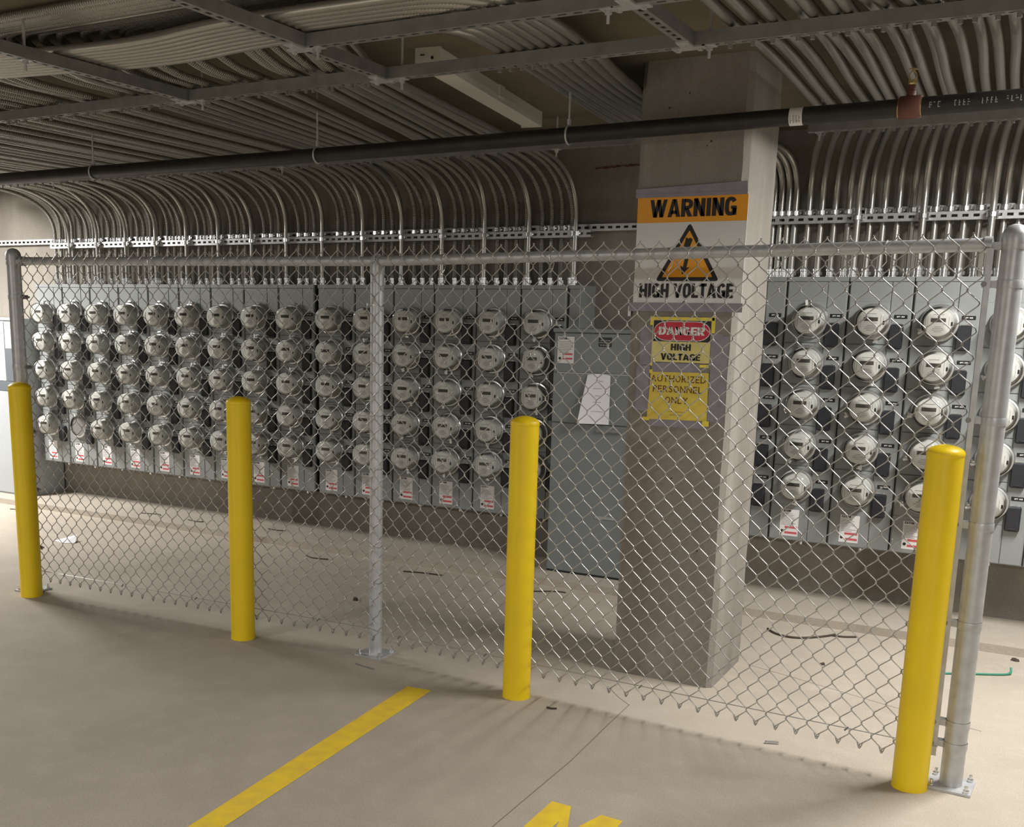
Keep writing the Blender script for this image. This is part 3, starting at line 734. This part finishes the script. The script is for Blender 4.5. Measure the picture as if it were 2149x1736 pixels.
# ------------------------------------------------------------------ tall grey cabinet and left cabinet
def tall_cabinet():
    x0, x1, y0, z0, z1 = -.004, .62, 1.90, PAD_Z, 1.482
    g = empty('switch_cabinet', (x0, WALL_Y, z0))
    MB().box(x0, x1, y0+.004, WALL_Y, z0, z1).build('body', M_CABINET, g)
    MB().bbox(x0-.006, x1+.006, y0-.012, WALL_Y, z1, z1+.024, .003).build('top_lid', M_CABINET, g)
    uc = MB().bbox(x0+.003, x1-.003, y0-.004, y0+.004, 1.252, z1-.003, .003).build('upper_cover', M_CABINET, g)
    md = MB().bbox(x0+.003, x1-.003, y0-.008, y0+.004, .958, 1.246, .003).build('middle_door', M_CABINET, g)
    ld = MB().bbox(x0+.003, x1-.003, y0-.004, y0+.004, z0+.012, .953, .003).build('lower_door', M_CABINET, g)
    MB().box(x0+.002, x1, y0-.001, y0+.01, z0, z0+.012).build('plinth_gap', M_SEAM, g)
    MB().box(.29, .44, y0-.018, y0-.004, .915, .932).build('latch', M_STRUT, ld)
    MB().box(.30, .42, y0-.007, y0-.003, .40, .415).build('scuff_mark', mat('scuff', (.33,.34,.34), .6), ld)
    lb = MB().box(.020, .124, y0-.0052, y0-.004, 1.304, 1.458).build('rating_label', M_LABEL, uc)
    o = place('label_heading', heavy('EATON', .05, .012), M_BLACK, lb); o.location = Vector((.054, y0-.0049, 1.441))-base_of(lb)
    o = place('label_print', print_bars(.09, .07, 8, 0, 5).mesh('label_print'), M_GREYINK, lb); o.location = Vector((.072, y0-.0053, 1.428))-base_of(lb)
    MB().box(.052, .116, y0-.0058, y0-.0052, 1.352, 1.362).box(.052, .116, y0-.0058, y0-.0052, 1.326, 1.336).build('label_warning', M_REDINK, lb)
    MB().lathe([(.008, y0-.0052), (.008, y0-.0058)], (.036, 0, 1.332), 'y', 10).build('label_symbol', M_BLACK, lb)
    bp = MB().box(.277, .356, y0-.0062, y0-.004, 1.406, 1.459).build('black_plate', M_PLATE, uc)
    q = MB().box(.277, .356, y0-.0068, y0-.0062, 1.427, 1.431)
    for k in range(4): q.box(.286+.016*k, .299+.016*k, y0-.0068, y0-.0062, 1.438, 1.444).box(.286+.016*k, .298+.016*k, y0-.0068, y0-.0062, 1.412, 1.418)
    q.build('plate_print', mat('plate_grey_print', (.25,.25,.25), .5), bp)
    MB().box(.02, .6, y0-.0042, y0+.0, 1.2465, 1.2515).build('bright_edge', mat('bare_edge', (.5,.5,.5), .4), g)
    tag(g, 'tall grey steel switch cabinet standing left of the column', 'switch cabinet')
    # sheet of paper hung on the middle door, lower corner curling forward
    nx, nz = 9, 9; vs = []; fs = []
    for s in (0, 1):
        for a in range(nx):
            for c in range(nz):
                u, v = a/(nx-1), c/(nz-1)
                x = (.219+(.187-.219)*v)*(1-u)+(.360+.008*v)*u
                z = 1.243-.281*v-.012*math.sin(PI*u)*(0 if v > .1 else -.6)
                y = y0-.011-.045*v*(1-u)**1.5-.012*v-s*.0007
                vs.append((x, y, z))
    N = nx*nz
    for a in range(nx-1):
        for c in range(nz-1):
            k = a*nz+c; fs.append((k, k+nz, k+nz+1, k+1)); fs.append((N+k, N+k+1, N+k+nz+1, N+k+nz))
    sh = empty('notice_sheet', (.27, y0-.01, 1.24))
    MB().add(vs, fs).build('sheet', M_PAPER, sh, SM)
    pr = MB()
    for v, a, l in ((.12, .42, .3), (.27, .35, .34), (.42, .45, .2), (.55, .4, .3), (.74, .38, .42)):
        x0_ = (.219+(.187-.219)*v); 
        for s in np.linspace(a, a+l, 7)[:-1]:
            u = s; x = x0_*(1-u)+(.360+.008*v)*u; y = y0-.0125-.045*v*(1-u)**1.5-.012*v; z = 1.243-.281*v
            pr.box(x, x+l*.018, y-.0007, y, z-.0018, z+.0018)
    pr.build('printed_lines', mat('pale_ink', (.38,.37,.38), .7), sh)
    tag(sh, 'curling sheet of white paper hung on the tall grey cabinet', 'paper')
tall_cabinet()
def left_cabinet():
    x0, x1, y0, z0, z1 = -5.9, -4.655, 1.885, PAD_Z, 1.485
    g = empty('pale_cabinet', (x0, WALL_Y, z0))
    MB().box(x0, x1, y0+.004, WALL_Y-.022, z0, z1-.02).build('body', M_PALECAB, g)
    MB().bbox(x0, x1+.004, y0-.008, WALL_Y-.022, z1-.02, z1, .003).build('top_lid', M_PALECAB, g)
    MB().bbox(x0+.01, -4.86, y0-.004, y0+.004, .98, z1-.03, .003).build('upper_door', mat('door_white', srgb(186, 189, 191), .45), g)
    MB().bbox(-4.855, -4.765, y0-.003, y0+.004, .98, 1.245, .002).build('dark_panel', mat('dark_panel_grey', srgb(92, 97, 102), .5), g)
    MB().bbox(x0+.01, x1-.006, y0-.003, y0+.004, .90, .976, .002).build('dark_band', mat('dark_panel_grey', srgb(92, 97, 102), .5), g)
    MB().bbox(x0+.01, x1-.006, y0-.004, y0+.004, z0+.012, .895, .003).build('lower_door', M_PALECAB, g)
    MB().lathe([(.006, y0-.012), (.006, y0)], (-4.70, 0, 1.27), 'y', 8).build('screw', M_SEAM, g)
    tag(g, 'wide pale grey steel cabinet at the left edge, left of the meter banks', 'switch cabinet')
left_cabinet()

# ------------------------------------------------------------------ bollards
def bollard(x, y, h, label):
    g = empty('bollard', (x, y, 0)); R = .0575
    place('shaft', shared(('bol', h), lambda: MB().lathe([(R+.001, 0), (R, .012), (R, h-.024)], n=40, cap0=False, cap1=False).mesh('shaft', SM)), M_YELLOW, g)
    place('cap', shared(('bcap', h), lambda: MB().lathe([(R, h-.026), (R+.0012, h-.024), (R+.0012, h-.014), (R*.94, h-.006), (R*.74, h+.002), (R*.45, h+.008), (.01, h+.011)], n=40, cap0=False).mesh('cap', SM)), M_YELLOW, g)
    tag(g, label, 'bollard', 'yellow bollards along the fence')
bollard(-2.212, -.105, 1.165, 'yellow steel bollard at the left end of the fence')
bollard(-.718, -.082, 1.165, 'yellow steel bollard left of the middle fence post')
bollard(.776, -.098, 1.165, 'yellow steel bollard between the middle fence post and the column')
bollard(2.319, -.172, 1.172, 'nearest yellow steel bollard beside the right end post of the fence')

# ------------------------------------------------------------------ chain-link fence
LP, MP, RP = np.array([-2.303, -.021]), np.array([-.034, .055]), np.array([2.442, -.090])
RAIL = {0: 1.806, 1: 1.790, 2: 1.812}
def fence():
    root = empty('chain_link_fence', (MP[0], MP[1], 0))
    tag(root, 'galvanised chain-link fence with steel posts and top rail', 'fence')
    def P3(p, z): return (p[0], p[1], z)
    def post(p, R, h, dome, turn):
        o = MB().lathe([(R, .008), (R, h)], (p[0], p[1], 0), 'z', 28, False, False).build('post', M_GALV, root, SM)
        if dome: MB().lathe([(R+.002, h-.035), (R+.003, h-.03), (R+.003, h), (R*.93, h+.014), (R*.6, h+.026), (R*.2, h+.031)], (p[0], p[1], 0), 'z', 28, False).build('cap', M_GALV, o, SM)
        s = .071; c, sn = math.cos(turn), math.sin(turn)
        q = [(p[0]+c*a-sn*b, p[1]+sn*a+c*b) for a, b in ((-s,-s),(s,-s),(s,s),(-s,s))]
        MB().add([(x, y, 0) for x, y in q]+[(x, y, .009) for x, y in q], [(3,2,1,0),(4,5,6,7),(0,1,5,4),(1,2,6,5),(2,3,7,6),(3,0,4,7)]).build('base_plate', M_GALV, o)
        for a, b in ((-1,-1),(1,-1),(1,1),(-1,1)):
            x, y = p[0]+(c*a-sn*b)*.055, p[1]+(sn*a+c*b)*.055
            MB().lathe([(.010, .009), (.010, .018), (.0055, .018), (.0055, .032)], (x, y, 0), 'z', 8).build('anchor_bolt', M_SHINY, o)
        return o
    post(LP, .0365, 1.842, True, .05); post(RP, .0365, 1.842, True, -.05)
    mid = post(MP, .0300, 1.765, False, 0)
    MB().lathe([(.0325, 1.735), (.0335, 1.74), (.0335, 1.768), (.026, 1.80), (.012, 1.822)], (MP[0], MP[1], 0), 'z', 24, False).build('loop_cap', M_GALV, mid, SM)
    MB().lathe([(.0275, -.018), (.0285, -.014), (.0285, .014), (.0275, .018)], (MP[0], MP[1], RAIL[1]), 'x', 20, False, False).build('loop_ring', M_GALV, mid, SM)
    R = .0212
    for a, b, za, zb in ((LP, MP, RAIL[0], RAIL[1]), (MP, RP, RAIL[1], RAIL[2])):
        t = (b-a)/np.linalg.norm(b-a)
        A = a+(t*.055 if a is LP else 0); B = b-(t*.064 if b is RP else 0)
        MB().tube([P3(A, za), P3((A+B)/2, (za+zb)/2), P3(B, zb)], R, 20).build('top_rail', M_GALV, root, SM)
    for p, sgn, z in ((LP, 1, RAIL[0]), (RP, -1, RAIL[2])):
        t = (MP-p)/np.linalg.norm(MP-p); c = p+t*.062; e = p+t*.085
        MB().tube([P3(c, z), P3((c+e)/2, z), P3(e, z)], .0255, 18).build('rail_end_cup', M_GALV, root, SM)
        f1, f2 = p+t*.034, p+t*.066
        MB().tube([P3(f1, z-.004), P3(f2, z-.004)], .011, 8).build('rail_end_lug', M_GALV, root)
        # brace band round the post and tension bands holding the bar
        zsb = [z-.004, 1.69, 1.26, .915, .578, .226, .15] if sgn < 0 else [z-.004, 1.62, 1.25, .9, .58, .25]
        bar = p+t*.0635+np.array([0, -.02])
        for k, zb in enumerate(zsb):
            bd = MB().lathe([(.0385, zb-.013), (.0392, zb-.010), (.0392, zb+.010), (.0385, zb+.013)], (p[0], p[1], 0), 'z', 24, False, False)
            n = np.array([-t[1], t[0]])
            for sd in (-1, 1):
                u0, u1 = p+t*.028+n*sd*.014, p+t*.078+n*sd*.014
                th = n*.0012
                bd.add([P3(u0-th, zb-.011), P3(u1-th, zb-.011), P3(u1+th, zb-.011), P3(u0+th, zb-.011), P3(u0-th, zb+.011), P3(u1-th, zb+.011), P3(u1+th, zb+.011), P3(u0+th, zb+.011)],
                       [(0,3,2,1),(4,5,6,7),(0,1,5,4),(1,2,6,5),(2,3,7,6),(3,0,4,7)])
            o = bd.build('tension_band', M_GALV, root, math.radians(25))
            bx = p+t*.073
            MB().lathe([(.009, bx[1]-.024), (.009, bx[1]-.016), (.005, bx[1]-.016), (.005, bx[1]+.026)], (bx[0], 0, zb), 'y', 8).build('bolt', M_STRUT, o)
        MB().box(bar[0]-.0085, bar[0]+.0085, bar[1]-.003, bar[1]+.003, .105, 1.80).build('tension_bar', M_GALV, root)
    # woven fabric: every upright wire zigzags between two rows of knots, descending right in front, left behind
    Lm, Lr = np.linalg.norm(MP-LP), np.linalg.norm(RP-MP)
    tL, tR = (MP-LP)/Lm, (RP-MP)/Lr
    OFFS = .0365
    def at(s, y, z):
        if s < 0: p, t = MP+tL*s, tL
        else: p, t = MP+tR*s, tR
        k = min(1.0, abs(s)/.15); n = np.array([t[1], -t[0]]) if k >= 1 else np.array([0, -1.])
        q = p+n*(OFFS-y); return (q[0], q[1], z)
    p2, hh, ztip, rows = .03745, .0857, 1.843, 20.5
    k0 = int(math.floor((-Lm+.062-1.692)/p2))+1; k1 = int(math.floor((Lr-.062-1.692)/p2))
    Vs, Fs, nv = [], [], 0
    rnd = random.Random(3)
    dep = .0030
    for k in range(k0, k1):
        sL, sR = 1.692+k*p2, 1.692+(k+1)*p2
        even = (k % 2 == 0); pts = []
        zt = ztip-.00*abs(sL)
        z = zt; left = even; m = 0
        # tips stand a little above the last knot
        while z > ztip-rows*hh-.001:
            s = sL-.0022 if left else sR+.0022
            # lift: the near half row drops gently with the ground towards the left
            w = (rnd.uniform(-.0012, .0012), rnd.uniform(-.0012, .0012))
            first = m == 0
            pts.append(at(s+w[0], 0, z+(.004 if first else 0)+w[1]))
            sg = 1 if left else -1
            y = dep if left else -dep        # leaving the left side the wire runs in front
            zn = z-hh/2
            if zn > ztip-rows*hh-.001:
                s2 = sR+.0022 if left else sL-.0022
                pts.append(at(s+sg*.0055, y, z-.0085)); pts.append(at(s2-sg*.0055, y, zn+.0085))
            z = zn; left = not left; m += 1
        # knuckled ends: the wire doubles back on itself at the bottom
        zb = z+hh/2; sg = 1 if not left else -1
        sb = sL-.0022 if not left else sR+.0022
        pts.append(at(sb, .002, zb-.010)); pts.append(at(sb+sg*.006, .004, zb-.006)); pts.append(at(sb+sg*.012, .004, zb+.012))
        V, F = sweep(np.array(pts), .0021, 5)
        Vs.append(V); Fs.append(F+nv); nv += len(V)
    me = fast_mesh('mesh_fabric', np.concatenate(Vs)-np.array([MP[0], MP[1], 0]), np.concatenate(Fs), None, True)
    fo = place('mesh_fabric', me, M_WIRE, root); tag(fo, 'woven galvanised wire mesh', None, None, 'stuff')
    # bottom tension wire with its clips, tie wires on rail and middle post
    zw = lambda s: .131 if s < 0 else .118+.010*s
    MB().tube([at(s, .006, zw(s)) for s in np.linspace(-Lm+.05, Lr-.05, 60)], .0019, 6).build('tension_wire', M_WIRE, root, SM)
    for s in (-1.98, -1.55, -1.05, -.30, .16, .62, 1.34, 2.13):
        p = at(s, .004, zw(s)); MB().tube([(p[0]-.006, p[1]-.003, p[2]-.007), (p[0], p[1]-.006, p[2]), (p[0]+.006, p[1]-.003, p[2]+.007)], .0035, 6).build('wire_clip', M_STRUT, root)
    for s, zr in ((-1.9, 1.802), (-1.3, 1.798), (-.7, 1.795), (.35, 1.793), (.86, 1.797), (1.35, 1.80), (1.72, 1.804), (2.1, 1.808)):
        p = at(s, OFFS, zr)
        pts = [(p[0]+.004*math.cos(a*2), p[1]-.0245*math.sin(a)*1.0, p[2]+.0245*math.cos(a)) for a in np.linspace(-.3, PI+.7, 14)]
        pts += [(p[0]+.008, p[1]-.014, p[2]-.045), (p[0]-.004, p[1]-.016, p[2]-.062)]
        MB().tube(pts, .0017, 5).build('tie_wire', M_SHINY, root)
    for z in (.35, .52, .88, 1.12, 1.35, 1.6):
        pts = [(MP[0]+.0325*math.cos(a), MP[1]+.0325*math.sin(a), z+.004*math.sin(a*3)) for a in np.linspace(PI*.9, PI*2.15, 14)]
        MB().tube(pts, .0017, 5).build('tie_wire', M_SHINY, root)
fence()

# ------------------------------------------------------------------ signs on the column
CY = .435
def plate(name, x0, x1, z0, z1, y, m, parent, t=.0006):
    return MB().box(x0, x1, y-t, y, z0, z1).build(name, m, parent)
def words(name, s, xc, z, wd, ht, y, m, parent, bold=.02):
    o = place(name, heavy(s, wd, ht), m, parent); o.location = Vector((xc, y, z))-base_of(parent); return o
def warning_sign():
    y = CY-.004
    g = empty('warning_sign', (1.238, CY, 1.62))
    plate('panel', 1.010, 1.466, 1.624, 2.054, y, M_SIGNWHITE, g, .003); y -= .003
    bd = plate('header_band', 1.010, 1.466, 1.953, 2.054, y, M_ORANGE, g)
    words('header_lettering', 'WARNING', 1.243, 1.974, .358, .070, y-.0007, M_BLACK, bd, .062)
    def rtri(pts, r):
        out = []
        for i in range(3):
            a, b, c = [np.array(pts[(i+k) % 3]) for k in (-1, 0, 1)]
            u, v = (a-b)/np.linalg.norm(a-b), (c-b)/np.linalg.norm(c-b)
            for t in np.linspace(0, 1, 6): out.append(tuple((1-t)**2*(b+u*r)+2*t*(1-t)*b+t*t*(b+v*r)))
        return out
    tb = MB().prism(rtri([(1.102,1.719),(1.370,1.719),(1.236,1.952)], .018), y-.0006, y).build('triangle_border', M_BLACK, g)
    MB().prism(rtri([(1.130,1.735),(1.342,1.735),(1.236,1.921)], .006), y-.0012, y-.0006).build('triangle_field', M_ORANGE, tb)
    arrow = [(1.224,1.893),(1.234,1.887),(1.240,1.892),(1.252,1.884),(1.236,1.842),(1.246,1.842),(1.240,1.812),(1.232,1.772),(1.246,1.776),(1.216,1.745),(1.206,1.782),(1.217,1.775),(1.224,1.812),(1.206,1.815),(1.214,1.85)]
    MB().prism(arrow[::-1], y-.0018, y-.0012).build('lightning_arrow', M_BLACK, tb)
    words('footer_lettering', 'HIGH VOLTAGE', 1.233, 1.652, .396, .058, y-.0007, M_BLACK, g, .062)
    MB().prism([(1.222,1.630),(1.228,1.640),(1.234,1.640),(1.240,1.630),(1.236,1.630),(1.231,1.637),(1.226,1.630)], y-.0006, y).build('maker_mark', M_BLACK, g)
    ty = CY-.0075
    t1 = MB().add([(1.0,ty-.001,2.057),(1.462,ty-.001,2.062),(1.458,ty-.001,2.104),(1.0,ty-.001,2.088),(1.0,ty,2.057),(1.462,ty,2.062),(1.458,ty,2.104),(1.0,ty,2.088)], [(0,1,2,3),(7,6,5,4),(0,4,5,1),(1,5,6,2),(2,6,7,3),(3,7,4,0)]).build('tape', M_TAPE, g)
    MB().box(1.0, 1.462, ty-.003, ty-.001, 2.053, 2.066).build('tape', M_TAPE, g)
    MB().box(.994, 1.472, ty-.001, ty, 1.596, 1.632).build('tape', M_TAPE, g)
    MB().box(.985, .9975, .44, .52, 1.575, 1.618).build('tape', mat('foil_tape', (.6,.6,.6), .25, .6), g)
    tag(g, 'white and orange WARNING HIGH VOLTAGE sign with black lightning triangle on column', 'sign')
warning_sign()
def danger_sign():
    y = CY-.004
    g = empty('danger_sign', (1.226, CY, 1.39))
    plate('panel', 1.102, 1.351, 1.389, 1.562, y, M_CARD, g, .001); y -= .001
    hd = plate('header_band', 1.106, 1.350, 1.474, 1.560, y, M_BLACK, g)
    def stadium(x0, x1, z0, z1, e):
        c = []; rx, rz = min((x1-x0)/2, .055), (z1-z0)/2
        for k in range(13): a = -PI/2+PI*k/12; c.append((x1-rx+rx*math.cos(a), (z0+z1)/2+rz*math.sin(a)))
        for k in range(13): a = PI/2+PI*k/12; c.append((x0+rx+rx*math.cos(a), (z0+z1)/2+rz*math.sin(a)))
        return c
    ov = MB().prism(stadium(1.108, 1.348, 1.477, 1.557, 0), y-.0012, y-.0006).build('oval_rim', M_WHITE, hd)
    MB().prism(stadium(1.1105, 1.3455, 1.4795, 1.5545, 0), y-.0018, y-.0012).build('red_oval', M_RED, ov)
    words('header_lettering', 'DANGER', 1.228, 1.501, .196, .033, y-.0019, M_WHITE, ov, .045)
    words('lettering', 'HIGH', 1.228, 1.438, .086, .027, y-.0001, M_BLACK, g, .045)
    words('lettering', 'VOLTAGE', 1.228, 1.398, .170, .027, y-.0001, M_BLACK, g, .045)
    for a in ((1.090,1.105,1.540,1.576), (1.105,1.362,1.562,1.574), (1.352,1.366,1.512,1.580), (1.312,1.350,1.371,1.383), (1.099,1.108,1.372,1.388)):
        plate('yellow_tape', *a, CY-.0035, M_YTAPE, g, .001)
    for a in ((1.050,1.101,1.375,1.535), (1.353,1.400,1.372,1.510), (1.108,1.312,1.345,1.386)):
        plate('grey_tape', *a, CY-.0026, M_TAPE, g, .0006)
    tag(g, 'DANGER HIGH VOLTAGE sign with a red oval taped to the column', 'sign')
danger_sign()
SERIF = {'A': [(.08,0),(.92,0)], 'U': [(.12,1),(.88,1)], 'T': [(.5,0),(.03,.92),(.97,.92)], 'H': [(.1,0),(.9,0),(.1,1),(.9,1)], 'O': [], 'R': [(.1,0),(.1,1),(.92,0)], 'I': [(.5,0),(.5,1)],
         'Z': [(.06,.92),(.94,.08)], 'E': [(.1,0),(.1,1),(.94,.08),(.94,.92)], 'D': [(.1,0),(.1,1)], 'P': [(.1,0),(.1,1)], 'S': [(.9,.85),(.1,.15)], 'N': [(.1,0),(.1,1),(.9,1)], 'L': [(.1,0),(.1,1),(.94,.08)], 'Y': [(.5,0),(.08,1),(.92,1)]}
WID = {'I': .16, 'E': .5, 'L': .5, 'P': .5, 'S': .46, 'R': .6, 'Z': .58, 'T': .58}
def serif_line(s, width, height):
    mb = MB(); x = 0; gap = .16
    ws = [WID.get(c, .68) for c in s]; total = sum(ws)+gap*(len(s)-1); k = width/total
    for c, w_ in zip(s, ws):
        me = fit_text(c, w_*k if c != 'I' else .09*k, height, .004)
        cx = x+w_*k/2-width/2
        mb.add([(v.co.x+cx, v.co.y, v.co.z) for v in me.vertices], [tuple(p.vertices) for p in me.polygons])
        sw = .2*k; th = height*.045
        for fx, fz in SERIF[c]:
            px = cx+(fx-.5)*w_*k; pz = fz*height
            if fz in (0, 1): mb.box(px-sw/2, px+sw/2, -.0006, 0, (0 if fz == 0 else height-th), (th if fz == 0 else height))
            else: mb.box(px-th*.6, px+th*.6, -.0006, 0, pz-height*.09, pz+height*.09)
        x += (w_+gap)*k
    return mb.mesh('lettering')
def authorized_sign():
    g = empty('authorized_notice', (1.226, CY, 1.15)); y = CY-.004
    q = [(1.097,1.147),(1.356,1.152),(1.352,1.350),(1.104,1.346)]
    MB().prism(q, y-.001, y).build('sheet', M_YPAPER, g); y -= .0012
    for s, z, wd in (('AUTHORIZED', 1.307, .235), ('PERSONNEL', 1.264, .212), ('ONLY', 1.218, .098)):
        o = place('lettering', serif_line(s, wd, .027), M_BROWN, g); o.location = Vector((1.226-(1.33-z)*.03, y, z))-base_of(g)
    fine = MB()
    for z, l in ((1.183, .07), (1.170, .056)):
        for k in range(7): fine.box(1.225-l/2+k*l/7, 1.225-l/2+k*l/7+l/11, y-.0004, y, z-.002, z+.002)
    fine.build('fine_print', mat('faint_brown_ink', srgb(176,146,62), .6), g)
    for a in ((1.078,1.108,1.141,1.155), (1.338,1.366,1.130,1.152), (1.098,1.112,1.340,1.356)): plate('yellow_tape', *a, CY-.0052, M_YTAPE, g, .0008)
    for a in ((1.040,1.098,1.18,1.372), (1.357,1.425,1.15,1.500), (1.105,1.338,1.118,1.150)): plate('grey_tape', *a, CY-.0024, M_TAPE, g, .0005)
    tag(g, 'yellow AUTHORIZED PERSONNEL ONLY paper notice taped to the column', 'sign')
authorized_sign()

# ------------------------------------------------------------------ scraps on the floor
def scrap(name, pts, r, m, label, cat='wire scrap', group=None, z=0.0):
    P = round_path([(x, y, z+r+(e if len(q) else 0)) for (x, y, *q) in pts for e in [q[0] if q else 0]], .1, .012)
    V, F = sweep(P, r, 6); o = place(name, fast_mesh(name, V, F), m); tag(o, label, cat, group)
GR = 'wire scraps on the floor'
scrap('wire_scrap', [(-4.50,1.56),(-4.46,1.575),(-4.40,1.585)], .004, M_SCRAP, 'dark wire offcut on the floor at the far left edge', group=GR)
scrap('wire_scrap', [(-3.38,1.86),(-3.30,1.88),(-3.22,1.90),(-3.19,1.87)], .0035, M_SCRAP, 'bent wire offcut lying on the kerb pad, left', group=GR, z=PAD_Z)
scrap('wire_scrap', [(-2.90,1.86),(-2.80,1.84),(-2.74,1.86),(-2.82,1.92)], .0035, M_SCRAP, 'tangled wire offcut on the kerb pad left of the second bollard', group=GR, z=PAD_Z)
scrap('wire_scrap', [(-2.20,1.93),(-2.10,1.92),(-2.06,1.95)], .0035, M_SCRAP, 'short wire offcut on the kerb pad right of the second bollard', group=GR, z=PAD_Z)
scrap('wire_scrap', [(-1.56,1.54),(-1.50,1.50),(-1.40,1.52),(-1.38,1.53)], .004, M_SCRAP, 'curled brown wire offcut on the floor behind the middle post', group=GR)
scrap('wire_scrap', [(-.80,1.52),(-.70,1.55),(-.60,1.56),(-.54,1.56)], .0045, M_SCRAP, 'straight brown wire offcut at the foot of the kerb', group=GR)
scrap('wire_scrap', [(.04,1.50),(.10,1.53),(.20,1.60),(.26,1.60)], .004, M_SCRAP, 'thin brown wire offcut in front of the tall cabinet', group=GR)
scrap('cable_offcut', [(1.44,1.50),(1.50,1.42),(1.60,1.40),(1.70,1.49),(1.76,1.58)], .0055, M_SCRAP, 'curved dark cable offcut on the floor right of the column', 'cable')
scrap('cable_offcut', [(1.74,1.56),(1.80,1.56),(1.86,1.60)], .005, M_SCRAP, 'short dark cable offcut beneath the right meter bank', 'cable')
scrap('green_wire', [(2.28,1.20),(2.40,1.27),(2.52,1.33),(2.57,1.37),(2.565,1.40,.02)], .0055, M_GREENW, 'green insulated wire on the floor behind the right end post', 'wire')
scrap('wire_scrap', [(-.03,-.115),(.03,-.13),(.085,-.137)], .0025, M_STRUT, 'straight bit of grey fence wire below the middle post plate', group=GR)
scrap('metal_offcut', [(1.80,-.052),(1.845,-.034)], .006, M_SHINY, 'small shiny metal offcut on the floor under the fence', 'offcut')
scrap('wire_scrap', [(.945,-.158),(.965,-.163),(.985,-.150)], .004, M_SCRAP, 'tiny dark wire bit right of the third bollard', group=GR)
def chip(name, x, y, s, m, label, cat):
    pts = [(x+s*(1+.4*random.uniform(-1,1))*math.cos(a), y+s*.6*(1+.4*random.uniform(-1,1))*math.sin(a)) for a in np.arange(7)*2*PI/7]
    n = 7; vs = [(px, py, .0) for px, py in pts]+[(x+(px-x)*.7, y+(py-y)*.7, s*.5+random.uniform(0,.3)*s) for px, py in pts]
    o = MB().add(vs, [tuple(range(n-1,-1,-1)), tuple(range(n, 2*n))]+[(i,(i+1)%n,n+(i+1)%n,n+i) for i in range(n)]).build(name, m); tag(o, label, cat)
chip('debris_chip', -.665, .80, .022, M_SCRAP, 'dark chip of debris on the floor left of the middle post foot', 'debris')
chip('debris_chip', 1.80, 1.05, .014, M_SCRAP, 'dark bit of debris on the floor right of the column foot', 'debris')
chip('debris_chip', 2.58, 1.62, .02, M_SCRAP, 'dark lump of debris by the kerb at the right edge', 'debris')
# folded white paper scrap
n = empty('paper_scrap', (-3.18, .98, 0))
place('sheet', MB().add([(-.09,-.03,.002),(.03,-.06,.003),(.09,-.01,.004),(.04,.05,.045),(-.03,.03,.02),(-.09,-.03,.0005),(.03,-.06,.0005),(.09,-.01,.0005),(.04,.05,.042),(-.03,.03,.017)],
      [(0,1,3,4),(1,2,3),(9,8,6,5),(8,7,6),(0,5,6,1),(1,6,7,2),(2,7,8,3),(3,8,9,4),(4,9,5,0)]).mesh('sheet'), M_PAPER, n)
tag(n, 'crumpled white paper scrap on the floor behind the fence at left', 'paper')
